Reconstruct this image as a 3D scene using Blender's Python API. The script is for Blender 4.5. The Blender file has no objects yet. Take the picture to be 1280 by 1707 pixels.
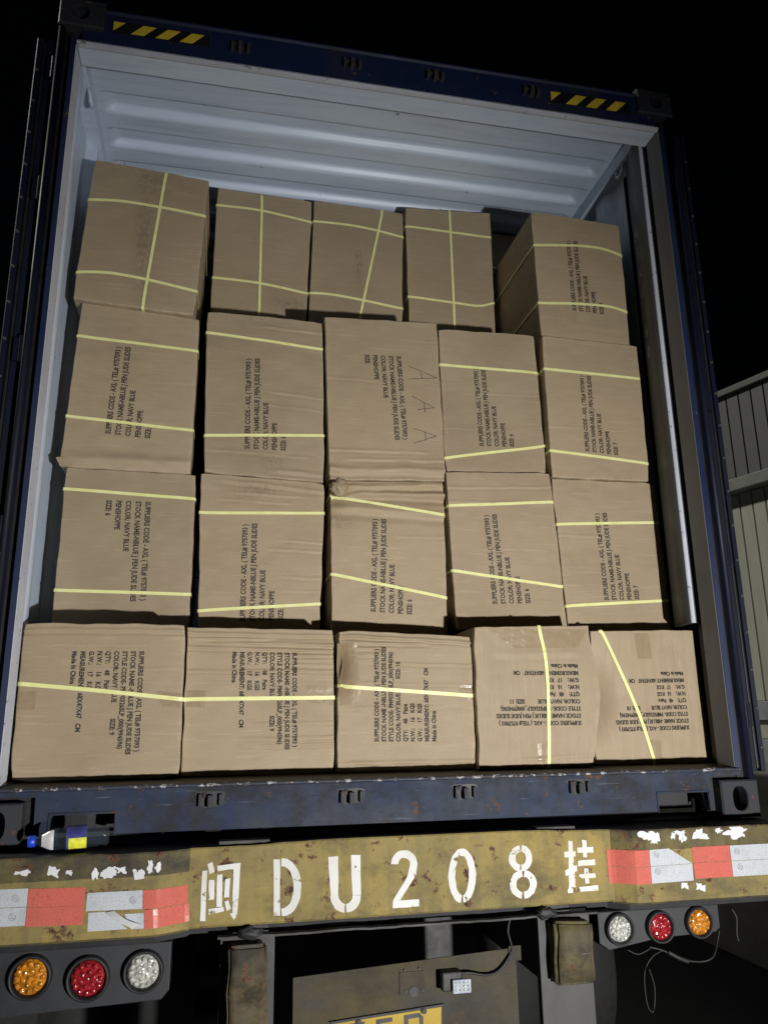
import bpy, bmesh, math, random, json
from mathutils import Vector, Matrix, noise
R = math.radians
scene = bpy.context.scene
C = scene.collection
ZC = 1.25                      # height of the container's underside above the yard

# ------------------------------------------------------------------ camera
cam_d = bpy.data.cameras.new('camera'); cam = bpy.data.objects.new('camera', cam_d); C.objects.link(cam)
yaw, pitch, roll = 0.20803, 0.25647, -0.01353
fw = Vector((math.sin(yaw)*math.cos(pitch), math.cos(yaw)*math.cos(pitch), math.sin(pitch)))
rt = Vector((math.cos(yaw), -math.sin(yaw), 0)); up = rt.cross(fw)
rt2 = rt*math.cos(roll) + up*math.sin(roll); up2 = up*math.cos(roll) - rt*math.sin(roll)
m = Matrix((rt2, up2, -fw)).transposed().to_4x4()
m.translation = Vector((-0.58844, -2.48247, 0.33579 + ZC))
cam.matrix_world = m
cam_d.sensor_fit = 'HORIZONTAL'; cam_d.sensor_width = 36; cam_d.lens = 36*1308.42/1280
cam_d.clip_start = 0.05; cam_d.clip_end = 3000
scene.camera = cam

# ------------------------------------------------------------------ night sky, sun added to brighten the warehouse wall, headlamp
w = bpy.data.worlds.new('World'); scene.world = w; w.use_nodes = True
nt = w.node_tree; bg = nt.nodes['Background']
sky = nt.nodes.new('ShaderNodeTexSky'); sky.sky_type = 'NISHITA'; sky.sun_disc = False
sky.sun_elevation = R(40); sky.sun_rotation = R(-71)
nt.links.new(sky.outputs[0], bg.inputs[0]); bg.inputs[1].default_value = 0.00018
sun_d = bpy.data.lights.new('wall_fill_sun', 'SUN'); sun_d.energy = 1.35; sun_d.angle = R(4); sun_d.color = (1, .98, .9)  # added sun lamp, aimed to lift the warehouse wall and miss the doorway
sun = bpy.data.objects.new('wall_fill_sun', sun_d); C.objects.link(sun)
sun.rotation_euler = Vector((0.72, -0.25, -0.65)).to_track_quat('-Z', 'Y').to_euler()
# the lamp that lights the whole scene: a vehicle's headlamp a few steps behind the photographer, to the right
tor_d = bpy.data.lights.new('headlamp', 'SPOT'); tor_d.energy = 720; tor_d.shadow_soft_size = 0.05
tor_d.spot_size = R(80); tor_d.spot_blend = 1.0; tor_d.color = (1.0, .98, .95)
tor = bpy.data.objects.new('headlamp', tor_d); C.objects.link(tor)
tor.location = (0.92, -3.45, -0.42 + ZC)
tor.rotation_euler = (Vector((0.15, 0.2, 0.22)) - Vector((0.92, -3.45, -0.42))).to_track_quat('-Z', 'Y').to_euler()
scene.view_settings.view_transform = 'Standard'; scene.view_settings.look = 'None'
scene.view_settings.exposure = 0.0; scene.view_settings.gamma = 1.0
scene.view_settings.use_curve_mapping = False
scene.cycles.max_bounces = 6; scene.cycles.diffuse_bounces = 2

# ------------------------------------------------------------------ measured layout (metres, container frame: x right, z up from its underside)
BOX = {
  '1A': {"y":0.13,"c":[[-1.181,0.635],[-0.695,0.635],[-1.176,0.1655],[-0.69,0.1655]],"s":[[[-1.178,0.45],[-0.953,0.429],[-0.695,0.4]]],"t":["L",[-0.831,0.549],[-0.828,0.246],[-1.031,0.548],"9"],"tape":[[[-1.176,0.427],[-1.123,0.427],[-1.125,0.372],[-1.174,0.374]],[[-0.771,0.426],[-0.697,0.418],[-0.697,0.374],[-0.754,0.379]]]},
  '1B': {"y":0.155,"c":[[-0.688,0.628],[-0.211,0.625],[-0.687,0.1655],[-0.207,0.1655]],"s":[[[-0.692,0.401],[-0.21,0.402]]],"t":["L",[-0.347,0.548],[-0.342,0.249],[-0.542,0.55],"9"],"tape":[[[-0.679,0.43],[-0.624,0.428],[-0.624,0.374],[-0.68,0.378]],[[-0.298,0.443],[-0.212,0.437],[-0.212,0.377],[-0.297,0.39]]]},
  '1C': {"y":0.15,"c":[[-0.199,0.624],[0.271,0.606],[-0.198,0.1655],[0.2695,0.1655]],"s":[[[-0.199,0.439],[0.273,0.404]]],"t":["L",[-0.061,0.259],[-0.058,0.559],[0.134,0.256],"10"],"tape":[[[-0.197,0.58],[-0.134,0.581],[-0.117,0.376],[-0.191,0.377]],[[0.223,0.443],[0.274,0.44],[0.274,0.388],[0.219,0.389]]]},
  '1D': {"y":0.125,"c":[[0.274,0.636],[0.708,0.645],[0.2725,0.1655],[0.692,0.1655]],"s":[[[0.513,0.634],[0.53,0.524],[0.531,0.382],[0.519,0.177]]],"t":["L",[0.644,0.316],[0.35,0.318],[0.646,0.508],"11"],"tape":[[[0.322,0.631],[0.695,0.632],[0.653,0.566],[0.42,0.563]],[[0.483,0.244],[0.513,0.243],[0.504,0.181],[0.479,0.182]]]},
  '1E': {"y":0.165,"c":[[0.731,0.63],[1.145,0.638],[0.71,0.1655],[1.154,0.1655]],"s":[[[0.766,0.63],[0.787,0.596],[0.881,0.359],[0.932,0.177]]],"t":["L",[1.082,0.294],[0.809,0.291],[1.081,0.484],"10"],"tape":[[[0.899,0.623],[0.956,0.623],[0.963,0.532],[0.906,0.53]],[[0.923,0.247],[0.962,0.244],[0.963,0.185],[0.923,0.184]]]},
  '2A': {"y":0.4,"c":[[-1.153,1.2288],[-0.695,1.2238],[-1.154,0.639],[-0.693,0.639]],"s":[[[-1.147,1.147],[-0.693,1.129]],[[-1.151,0.78],[-0.693,0.773]]],"t":["S",[-0.869,1.112],[-0.865,0.749],[-1.005,1.111],"6"]},
  '2B': {"y":0.38,"c":[[-0.679,1.2263],[-0.213,1.2078],[-0.661,0.632],[-0.23,0.632]],"s":[[[-0.67,1.072],[-0.214,1.088]],[[-0.66,0.713],[-0.234,0.743]]],"t":["S",[-0.499,0.676],[-0.5,1.033],[-0.363,0.682],"6"],"stain":[[-0.466,1.173,0.0714,0.0238]]},
  '2C': {"y":0.36,"c":[[-0.195,1.2128],[0.252,1.2293],[-0.188,0.628],[0.249,0.628]],"s":[[[-0.194,1.154],[0.254,1.092]],[[-0.186,0.852],[0.248,0.771]]],"t":["S",[-0.025,0.713],[-0.015,1.067],[0.111,0.705],"6"],"stain":[[-0.174,1.052,0.0714,0.0238]]},
  '2D': {"y":0.335,"c":[[0.255,1.2643],[0.6915,1.2823],[0.276,0.649],[0.719,0.649]],"s":[[[0.256,1.126],[0.689,1.159]],[[0.27,0.872],[0.707,0.819]]],"t":["S",[0.441,0.747],[0.422,1.094],[0.574,0.752],"6"]},
  '2E': {"y":0.33,"c":[[0.6945,1.2578],[1.147,1.2593],[0.722,0.642],[1.156,0.642]],"s":[[[0.708,1.068],[1.144,1.091]],[[0.721,0.744],[1.153,0.772]]],"t":["S",[0.897,0.768],[0.887,1.117],[1.028,0.773],"7"]},
  '3A': {"y":0.4,"c":[[-1.152,1.8943],[-0.711,1.8653],[-1.178,1.2312],[-0.715,1.2262]],"s":[[[-1.151,1.751],[-0.704,1.725]],[[-1.173,1.426],[-0.716,1.397]]],"t":["S",[-1.01,1.364],[-0.997,1.717],[-0.869,1.356],""]},
  '3B': {"y":0.38,"c":[[-0.684,1.893],[-0.2255,1.888],[-0.667,1.2287],[-0.217,1.2102]],"s":[[[-0.678,1.8],[-0.223,1.766]],[[-0.671,1.373],[-0.223,1.401]]],"t":["S",[-0.502,1.328],[-0.508,1.699],[-0.366,1.329],"6"],"stain":[[-0.413,1.278,0.0381,0.0333]]},
  '3C': {"y":0.35,"c":[[-0.2225,1.898],[0.243,1.914],[-0.201,1.2152],[0.259,1.2317]],"s":[],"t":["S",[0.07,1.748],[0.091,1.394],[-0.06,1.744],""]},
  '3D': {"y":0.36,"c":[[0.251,1.893],[0.674,1.904],[0.263,1.2667],[0.69,1.2847]],"s":[[[0.253,1.731],[0.687,1.728]],[[0.263,1.33],[0.686,1.403]]],"t":["S",[0.425,1.388],[0.415,1.725],[0.555,1.393],"6"]},
  '3E': {"y":0.32,"c":[[0.691,1.8843],[1.129,1.8748],[0.693,1.2602],[1.122,1.2617]],"s":[[[0.694,1.73],[1.127,1.718]],[[0.695,1.372],[1.128,1.339]]],"t":["S",[0.863,1.376],[0.865,1.711],[0.99,1.368],"7"]},
  '4A': {"y":0.38,"c":[[-1.151,2.521],[-0.702,2.488],[-1.183,1.8967],[-0.731,1.8677]],"s":[[[-1.161,2.331],[-1.042,2.342],[-0.891,2.334],[-0.702,2.315]],[[-1.178,2.009],[-1.064,2.017],[-0.906,2.003],[-0.734,1.974]],[[-0.871,2.506],[-0.928,1.876]]],"stain":[[-0.94,2.177,0.0333,0.2857],[-0.924,2.484,0.0595,0.1429]]},
  '4B': {"y":0.78,"c":[[-0.676,2.755],[-0.232,2.741],[-0.685,1.896],[-0.259,1.896]],"s":[[[-0.664,2.659],[-0.486,2.657],[-0.234,2.625]],[[-0.686,2.28],[-0.476,2.273],[-0.261,2.246]],[[-0.469,2.735],[-0.467,2.127]]],"stain":[[-0.337,2.186,0.0714,0.0333]]},
  '4C': {"y":0.78,"c":[[-0.221,2.749],[0.217,2.734],[-0.248,1.917],[0.194,1.917]],"s":[[[-0.223,2.633],[0.001,2.629],[0.208,2.599]],[[-0.244,2.248],[-0.115,2.249],[0.186,2.214]],[[0.111,2.72],[-0.002,2.149]]],"stain":[[-0.009,2.426,0.0214,0.0952]]},
  '4D': {"y":0.78,"c":[[0.227,2.77],[0.669,2.794],[0.237,1.907],[0.661,1.907]],"s":[[[0.234,2.662],[0.662,2.652]],[[0.24,2.28],[0.499,2.265],[0.591,2.265],[0.659,2.288]],[[0.454,2.776],[0.456,2.14]]]},
  '4E': {"y":0.34,"c":[[0.691,2.497],[1.114,2.482],[0.698,1.8867],[1.107,1.8772]],"s":[[[0.691,2.328],[0.864,2.346],[1.008,2.349],[1.11,2.324]],[[0.7,2.046],[0.898,2.061],[1.025,2.062],[1.114,2.042]]],"t":["S",[0.867,2.026],[0.866,2.368],[0.996,2.022],"9"]},
}
MARKS = [[[[0.119, 1.708], [0.236, 1.666], [0.118, 1.652]], [[0.166, 1.687], [0.176, 1.657]]], [[[0.129, 1.579], [0.221, 1.535], [0.151, 1.522]], [[0.179, 1.556], [0.182, 1.512]]], [[[0.132, 1.443], [0.225, 1.415], [0.133, 1.379]], [[0.18, 1.428], [0.181, 1.392]]]]
STENCIL = [["min",[[[-0.608,-0.063],[-0.594,-0.062],[-0.594,-0.188],[-0.608,-0.187]],[[-0.595,-0.045],[-0.581,-0.04],[-0.574,-0.066],[-0.588,-0.072]],[[-0.568,-0.051],[-0.505,-0.046],[-0.506,-0.06],[-0.566,-0.065]],[[-0.524,-0.057],[-0.506,-0.056],[-0.51,-0.178],[-0.523,-0.177]],[[-0.531,-0.173],[-0.519,-0.188],[-0.512,-0.182],[-0.517,-0.171]],[[-0.568,-0.074],[-0.553,-0.073],[-0.551,-0.155],[-0.566,-0.154]],[[-0.589,-0.086],[-0.574,-0.085],[-0.573,-0.136],[-0.587,-0.136]],[[-0.546,-0.086],[-0.532,-0.084],[-0.533,-0.132],[-0.547,-0.133]],[[-0.587,-0.158],[-0.547,-0.155],[-0.545,-0.166],[-0.586,-0.173]],[[-0.545,-0.143],[-0.536,-0.139],[-0.527,-0.161],[-0.538,-0.166]]]],["D",[[[-0.415,-0.042],[-0.397,-0.042],[-0.394,-0.186],[-0.412,-0.184]],[[-0.389,-0.041],[-0.377,-0.043],[-0.366,-0.049],[-0.357,-0.058],[-0.348,-0.071],[-0.342,-0.085],[-0.338,-0.101],[-0.337,-0.118],[-0.338,-0.134],[-0.341,-0.149],[-0.347,-0.163],[-0.355,-0.174],[-0.364,-0.182],[-0.375,-0.187],[-0.386,-0.188],[-0.386,-0.168],[-0.38,-0.167],[-0.374,-0.163],[-0.368,-0.157],[-0.364,-0.149],[-0.361,-0.139],[-0.359,-0.128],[-0.358,-0.117],[-0.359,-0.105],[-0.362,-0.093],[-0.365,-0.083],[-0.37,-0.074],[-0.375,-0.068],[-0.382,-0.063],[-0.388,-0.062]],[[-0.393,-0.041],[-0.388,-0.041],[-0.388,-0.061],[-0.393,-0.062]],[[-0.39,-0.188],[-0.385,-0.188],[-0.386,-0.168],[-0.391,-0.166]]]],["U",[[[-0.262,-0.042],[-0.234,-0.042],[-0.233,-0.143],[-0.255,-0.143]],[[-0.197,-0.041],[-0.17,-0.04],[-0.169,-0.146],[-0.193,-0.146]],[[-0.216,-0.189],[-0.221,-0.188],[-0.225,-0.187],[-0.23,-0.185],[-0.234,-0.182],[-0.238,-0.18],[-0.241,-0.177],[-0.245,-0.173],[-0.248,-0.169],[-0.25,-0.165],[-0.252,-0.161],[-0.254,-0.156],[-0.255,-0.152],[-0.256,-0.147],[-0.256,-0.142],[-0.233,-0.143],[-0.232,-0.146],[-0.232,-0.148],[-0.232,-0.15],[-0.231,-0.153],[-0.23,-0.155],[-0.229,-0.157],[-0.227,-0.159],[-0.226,-0.16],[-0.224,-0.162],[-0.222,-0.163],[-0.22,-0.165],[-0.218,-0.165],[-0.216,-0.166],[-0.214,-0.167]],[[-0.169,-0.147],[-0.17,-0.152],[-0.17,-0.156],[-0.172,-0.161],[-0.173,-0.165],[-0.176,-0.17],[-0.178,-0.173],[-0.181,-0.177],[-0.184,-0.18],[-0.188,-0.183],[-0.192,-0.185],[-0.196,-0.187],[-0.201,-0.188],[-0.205,-0.189],[-0.21,-0.189],[-0.211,-0.167],[-0.209,-0.167],[-0.207,-0.166],[-0.205,-0.165],[-0.203,-0.165],[-0.202,-0.163],[-0.2,-0.162],[-0.199,-0.16],[-0.197,-0.159],[-0.196,-0.157],[-0.195,-0.155],[-0.194,-0.153],[-0.194,-0.15],[-0.194,-0.148],[-0.193,-0.146]]]],["two",[[[-0.081,-0.07],[-0.08,-0.062],[-0.077,-0.054],[-0.072,-0.047],[-0.066,-0.041],[-0.059,-0.037],[-0.051,-0.035],[-0.042,-0.034],[-0.033,-0.035],[-0.025,-0.039],[-0.018,-0.043],[-0.012,-0.05],[-0.007,-0.057],[-0.005,-0.065],[-0.004,-0.074],[-0.026,-0.073],[-0.026,-0.069],[-0.027,-0.065],[-0.029,-0.062],[-0.032,-0.059],[-0.035,-0.057],[-0.039,-0.056],[-0.042,-0.055],[-0.046,-0.055],[-0.05,-0.056],[-0.053,-0.058],[-0.056,-0.061],[-0.058,-0.064],[-0.059,-0.067],[-0.059,-0.071]],[[-0.026,-0.073],[-0.004,-0.074],[-0.008,-0.102],[-0.055,-0.165],[-0.077,-0.168],[-0.076,-0.164],[-0.034,-0.105]],[[-0.077,-0.166],[-0.001,-0.166],[0.0,-0.184],[-0.078,-0.186]]]],["zero",[[[0.122,-0.183],[0.114,-0.18],[0.106,-0.173],[0.1,-0.165],[0.094,-0.154],[0.09,-0.141],[0.088,-0.127],[0.087,-0.113],[0.088,-0.098],[0.091,-0.084],[0.095,-0.07],[0.1,-0.059],[0.107,-0.049],[0.115,-0.043],[0.123,-0.038],[0.132,-0.037],[0.14,-0.039],[0.148,-0.044],[0.155,-0.052],[0.162,-0.062],[0.166,-0.074],[0.169,-0.087],[0.171,-0.102],[0.171,-0.117],[0.169,-0.131],[0.165,-0.145],[0.16,-0.157],[0.154,-0.168],[0.147,-0.176],[0.139,-0.181],[0.13,-0.183],[0.129,-0.164],[0.133,-0.162],[0.137,-0.158],[0.141,-0.152],[0.144,-0.144],[0.146,-0.135],[0.148,-0.125],[0.149,-0.115],[0.149,-0.104],[0.149,-0.093],[0.147,-0.084],[0.145,-0.075],[0.142,-0.068],[0.139,-0.062],[0.135,-0.059],[0.131,-0.058],[0.127,-0.058],[0.123,-0.061],[0.119,-0.067],[0.116,-0.074],[0.113,-0.082],[0.11,-0.092],[0.109,-0.102],[0.108,-0.113],[0.109,-0.123],[0.11,-0.133],[0.112,-0.143],[0.114,-0.15],[0.117,-0.157],[0.121,-0.161],[0.125,-0.164]]]],["eight",[[[0.317,-0.036],[0.324,-0.038],[0.331,-0.041],[0.337,-0.046],[0.342,-0.052],[0.345,-0.059],[0.347,-0.066],[0.347,-0.074],[0.346,-0.081],[0.343,-0.088],[0.339,-0.094],[0.334,-0.1],[0.327,-0.104],[0.32,-0.107],[0.312,-0.108],[0.311,-0.089],[0.315,-0.089],[0.318,-0.088],[0.321,-0.086],[0.323,-0.083],[0.325,-0.08],[0.327,-0.076],[0.327,-0.073],[0.327,-0.069],[0.326,-0.065],[0.325,-0.062],[0.323,-0.059],[0.32,-0.057],[0.317,-0.055],[0.313,-0.054]],[[0.305,-0.107],[0.297,-0.106],[0.29,-0.102],[0.285,-0.097],[0.28,-0.092],[0.276,-0.085],[0.274,-0.078],[0.274,-0.07],[0.275,-0.063],[0.278,-0.056],[0.282,-0.049],[0.288,-0.044],[0.294,-0.04],[0.301,-0.037],[0.309,-0.036],[0.31,-0.054],[0.306,-0.055],[0.303,-0.056],[0.3,-0.058],[0.298,-0.061],[0.296,-0.064],[0.295,-0.068],[0.294,-0.071],[0.294,-0.075],[0.295,-0.078],[0.296,-0.082],[0.299,-0.084],[0.301,-0.087],[0.304,-0.088],[0.308,-0.089]],[[0.321,-0.104],[0.329,-0.106],[0.337,-0.11],[0.344,-0.115],[0.35,-0.121],[0.354,-0.129],[0.356,-0.137],[0.356,-0.145],[0.355,-0.153],[0.351,-0.161],[0.347,-0.168],[0.34,-0.173],[0.333,-0.178],[0.325,-0.181],[0.316,-0.182],[0.315,-0.163],[0.319,-0.162],[0.323,-0.161],[0.327,-0.159],[0.33,-0.156],[0.333,-0.152],[0.334,-0.148],[0.335,-0.144],[0.335,-0.14],[0.334,-0.136],[0.332,-0.132],[0.329,-0.129],[0.326,-0.126],[0.322,-0.124],[0.317,-0.123]],[[0.307,-0.181],[0.299,-0.179],[0.291,-0.176],[0.284,-0.17],[0.279,-0.164],[0.275,-0.157],[0.273,-0.149],[0.272,-0.141],[0.274,-0.133],[0.277,-0.125],[0.282,-0.118],[0.288,-0.112],[0.295,-0.108],[0.303,-0.105],[0.312,-0.103],[0.313,-0.123],[0.309,-0.123],[0.305,-0.125],[0.301,-0.127],[0.298,-0.13],[0.295,-0.134],[0.294,-0.138],[0.293,-0.142],[0.293,-0.146],[0.294,-0.15],[0.296,-0.154],[0.299,-0.157],[0.303,-0.16],[0.306,-0.162],[0.311,-0.163]]]],["gua",[[[0.465,-0.03],[0.478,-0.031],[0.478,-0.175],[0.456,-0.174]],[[0.449,-0.06],[0.485,-0.06],[0.485,-0.075],[0.449,-0.076]],[[0.448,-0.112],[0.486,-0.097],[0.486,-0.115],[0.449,-0.128]],[[0.452,-0.163],[0.464,-0.16],[0.469,-0.174],[0.452,-0.175]],[[0.508,-0.03],[0.523,-0.031],[0.521,-0.079],[0.508,-0.078]],[[0.491,-0.05],[0.544,-0.05],[0.543,-0.066],[0.491,-0.065]],[[0.49,-0.086],[0.546,-0.085],[0.546,-0.101],[0.489,-0.102]],[[0.507,-0.109],[0.522,-0.109],[0.522,-0.151],[0.508,-0.15]],[[0.491,-0.123],[0.543,-0.123],[0.543,-0.136],[0.491,-0.136]],[[0.485,-0.158],[0.549,-0.157],[0.549,-0.171],[0.485,-0.173]]]]]

# ------------------------------------------------------------------ materials
class Mat:
    def __init__(s, name):
        s.m = bpy.data.materials.new(name); s.m.use_nodes = True; s.t = s.m.node_tree
        s.b = s.t.nodes['Principled BSDF']; s.o = s.t.nodes['Material Output']
    def n(s, typ, **k):
        nd = s.t.nodes.new(typ)
        for a, v in k.items():
            if a.startswith('i_'): nd.inputs[a[2:].replace('_', ' ')].default_value = v
            else: setattr(nd, a, v)
        return nd
    def l(s, a, b): s.t.links.new(a, b)
    def coords(s, kind='Object', scale=(1, 1, 1)):
        tc = s.n('ShaderNodeTexCoord'); mp = s.n('ShaderNodeMapping'); mp.inputs['Scale'].default_value = scale
        s.l(tc.outputs[kind], mp.inputs['Vector'])
        if kind == 'Object':
            oi = s.n('ShaderNodeObjectInfo'); mm = s.n('ShaderNodeVectorMath', operation='SCALE'); mm.inputs[0].default_value = (37, 11, 23)
            s.l(oi.outputs['Random'], mm.inputs['Scale']); ad = s.n('ShaderNodeVectorMath', operation='ADD')
            s.l(mp.outputs[0], ad.inputs[0]); s.l(mm.outputs[0], ad.inputs[1]); return ad.outputs[0]
        return mp.outputs[0]
    def noise(s, vec, scale, detail=4, rough=.55):
        nd = s.n('ShaderNodeTexNoise'); nd.inputs['Scale'].default_value = scale; nd.inputs['Detail'].default_value = detail
        nd.inputs['Roughness'].default_value = rough; s.l(vec, nd.inputs['Vector']); return nd.outputs['Fac']
    def ramp(s, fac, stops):
        r = s.n('ShaderNodeValToRGB'); e = r.color_ramp.elements
        while len(e) < len(stops): e.new(.5)
        for el, (p, c) in zip(e, stops): el.position = p; el.color = (*c, 1) if len(c) == 3 else c
        s.l(fac, r.inputs[0]); return r.outputs['Color']
    def mix(s, fac, a, b):
        x = s.n('ShaderNodeMix', data_type='RGBA')
        if isinstance(fac, float): x.inputs[0].default_value = fac
        else: s.l(fac, x.inputs[0])
        for sock, v in ((x.inputs[6], a), (x.inputs[7], b)):
            if isinstance(v, tuple): sock.default_value = (*v, 1)
            else: s.l(v, sock)
        return x.outputs[2]
    def mul(s, a, b):
        x = s.n('ShaderNodeMath', operation='MULTIPLY')
        for i, v in enumerate((a, b)):
            if isinstance(v, (int, float)): x.inputs[i].default_value = v
            else: s.l(v, x.inputs[i])
        return x.outputs[0]
    def bump(s, h, strength, dist=.002):
        b = s.n('ShaderNodeBump'); b.inputs['Strength'].default_value = strength; b.inputs['Distance'].default_value = dist
        s.l(h, b.inputs['Height']); s.l(b.outputs[0], s.b.inputs['Normal'])
    def col(s, c):
        if isinstance(c, tuple): s.b.inputs['Base Color'].default_value = (*c, 1)
        else: s.l(c, s.b.inputs['Base Color'])
    def rough(s, r):
        if isinstance(r, (int, float)): s.b.inputs['Roughness'].default_value = r
        else: s.l(r, s.b.inputs['Roughness'])

K0, K1 = (0, 0, 0), (1, 1, 1)

def m_cardboard(name='cardboard', ax=(1, 1, 1)):
    A = lambda a, c: (a, 1, c) if ax[2] == 1 else (c, 1, a)
    M = Mat(name); v = M.coords(); oi = M.n('ShaderNodeObjectInfo')
    broad = M.noise(v, 2.6, 3); mid = M.noise(M.coords(scale=A(1, 5)), 9, 5)
    fib = M.noise(M.coords(scale=A(3, 60)), 14, 3, .6)          # flutes run across the face
    fine = M.noise(v, 260, 2)
    base = M.ramp(oi.outputs['Random'], [(0, (.285, .220, .138)), (.35, (.36, .281, .176)), (.65, (.315, .246, .158)), (1, (.395, .306, .194))])
    c = M.mix(M.ramp(broad, [(.35, K0), (.7, K1)]), base, (.39, .310, .205))
    c = M.mix(M.mul(M.ramp(mid, [(.45, K0), (.75, K1)]), .2), c, (.27, .2, .138))
    c = M.mix(M.mul(M.ramp(fine, [(.5, K0), (.75, K1)]), .25), c, (.24, .175, .115))
    at = M.n('ShaderNodeAttribute', attribute_name='stain')
    st = M.ramp(M.noise(M.coords(scale=(2, 1, 1)), 45, 5, .7), [(.38, K0), (.62, K1)])
    c = M.mix(M.mul(M.mul(at.outputs['Fac'], st), .45), c, (.12, .085, .055))
    sc = M.noise(M.coords(scale=A(1.2, 30)), 5, 3, .65)         # pale scuffs where the liner is rubbed
    c = M.mix(M.mul(M.ramp(sc, [(.60, K0), (.67, K1)]), .26), c, (.55, .45, .34))
    rm = M.n('ShaderNodeAttribute', attribute_name='rim'); rn = M.ramp(M.noise(v, 34, 5, .7), [(.40, K0), (.66, K1)])
    c = M.mix(M.mul(M.mul(rm.outputs['Fac'], rn), .55), c, (.56, .46, .33))
    dk = M.ramp(M.noise(M.coords(scale=A(1, 2.2)), 3.4, 6, .7), [(.52, K0), (.78, K1)]); c = M.mix(M.mul(dk, .30), c, (.20, .145, .092))
    M.col(c); M.rough(.58); M.b.inputs['Specular IOR Level'].default_value = .4
    a = M.n('ShaderNodeMath', operation='ADD'); M.l(M.mul(fib, .8), a.inputs[0]); M.l(M.mul(mid, .6), a.inputs[1])
    M.bump(a.outputs[0], .6, .0015); return M.m

def m_simple(name, c, r=.5, metal=0, nscale=30, var=.25, bump=.15, coat=0):
    M = Mat(name); v = M.coords(); f = M.noise(v, nscale, 5, .6)
    dark = tuple(x*(1-var) for x in c); lite = tuple(min(1, x*(1+var)) for x in c)
    M.col(M.ramp(f, [(.3, dark), (.7, lite)])); M.rough(M.ramp(f, [(.2, (r*.8,)*3), (.8, (min(1, r*1.2),)*3)]))
    M.b.inputs['Metallic'].default_value = metal; M.b.inputs['Coat Weight'].default_value = coat
    if bump: M.bump(f, bump, .001)
    return M.m

def m_worn(name, paint, under, dirt, amount=.5, dirtiness=.5, rough=.4, nscale=7, streak=(1, 1, .25), coat=.0, rust=(.1, .035, .015)):
    """sprayed paint, chipped to 'under', with grime of its own shape"""
    M = Mat(name); v = M.coords(); big = M.noise(v, 2.2, 3); chip = M.noise(v, nscale*3, 8, .68); fl = M.noise(M.coords(scale=streak), nscale, 6, .6)
    c = M.mix(M.ramp(big, [(.3, K0), (.75, K1)]), paint, tuple(x*.72 for x in paint))
    c = M.mix(M.mul(M.ramp(fl, [(.45, K0), (.7, K1)]), dirtiness), c, dirt)
    hi = 1 - .42*amount
    edge = M.ramp(chip, [(hi-.075, K0), (hi-.05, K1)]); core = M.ramp(chip, [(hi-.05, K0), (hi-.02, K1)])
    c = M.mix(M.mul(edge, .9), c, rust); c = M.mix(core, c, under)
    M.col(c); M.rough(M.ramp(fl, [(.3, (rough,)*3), (.7, (min(1, rough+.35),)*3)]))
    M.b.inputs['Coat Weight'].default_value = coat; M.b.inputs['Coat Roughness'].default_value = .3; M.b.inputs['Specular IOR Level'].default_value = .28
    a = M.n('ShaderNodeMath', operation='SUBTRACT'); M.l(M.mul(fl, .4), a.inputs[0]); M.l(core, a.inputs[1]); M.bump(a.outputs[0], .35, .0015)
    return M.m

def m_beam(name, paint, olive, grime, gr_amt, chips, scratch=None):
    """old sprayed beam: uneven faded paint, runs of road grime, scratches, rust chips"""
    M = Mat(name); v = M.coords(); big = M.noise(M.coords(scale=(.8, 1, 1.6)), 3.2, 5, .62); run = M.noise(M.coords(scale=(7, 1, .55)), 3.4, 5, .6)
    smear = M.noise(M.coords(scale=(.9, 1, 1.3)), 6, 7, .72); chip = M.noise(v, 17, 9, .72); fine = M.noise(v, 90, 5, .7); scr = M.noise(M.coords(scale=(1.2, 1, 34)), 5, 3, .6)
    c = M.mix(M.ramp(big, [(.36, K0), (.66, K1)]), paint, olive)
    c = M.mix(M.mul(M.ramp(run, [(.46, K0), (.72, K1)]), .55*gr_amt), c, grime)
    c = M.mix(M.mul(M.ramp(smear, [(.48, K0), (.64, K1)]), .75*gr_amt), c, tuple(x*.8 for x in grime))
    c = M.mix(M.mul(M.ramp(fine, [(.52, K0), (.72, K1)]), .45), c, tuple(x*.55 for x in olive))
    c = M.mix(M.mul(M.ramp(scr, [(.69, K0), (.73, K1)]), .30), c, scratch or tuple(min(1, x*1.7+.03) for x in paint))
    c = M.mix(M.ramp(chip, [(chips-.03, K0), (chips, K1)]), c, (.115, .06, .035)); core = M.ramp(chip, [(chips+.02, K0), (chips+.045, K1)]); c = M.mix(core, c, (.045, .025, .02))
    M.col(c); M.rough(M.ramp(smear, [(.3, (.55,)*3), (.7, (.9,)*3)])); M.b.inputs['Specular IOR Level'].default_value = .16
    a = M.n('ShaderNodeMath', operation='SUBTRACT'); M.l(M.mul(smear, .6), a.inputs[0]); M.l(core, a.inputs[1]); M.bump(a.outputs[0], .5, .0018); return M.m
def m_strap():
    M = Mat('pp_strap'); v = M.coords(scale=(1, 1, 1)); f = M.noise(v, 25, 3); wv = M.noise(v, 420, 1)
    M.col(M.ramp(f, [(.3, (.76, .77, .30)), (.7, (.87, .87, .44))])); M.rough(.32); M.bump(wv, .35, .0006)
    M.b.inputs['Subsurface Weight'].default_value = .0; return M.m
def m_tape():
    M = Mat('packing_tape'); v = M.coords(); f = M.noise(v, 60, 4); g = M.noise(M.coords(scale=(3, 1, 1)), 30, 3)
    M.col(M.ramp(f, [(.3, (.285, .215, .132)), (.7, (.335, .255, .160))])); M.rough(.26); M.bump(g, .5, .002); return M.m
def m_ink():
    M = Mat('black_ink'); v = M.coords(); f = M.noise(v, 240, 3, .7)
    M.col(M.ramp(f, [(.38, (.016, .015, .014)), (.60, (.05, .04, .03)), (.74, (.17, .13, .09))])); M.rough(.7); return M.m
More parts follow.
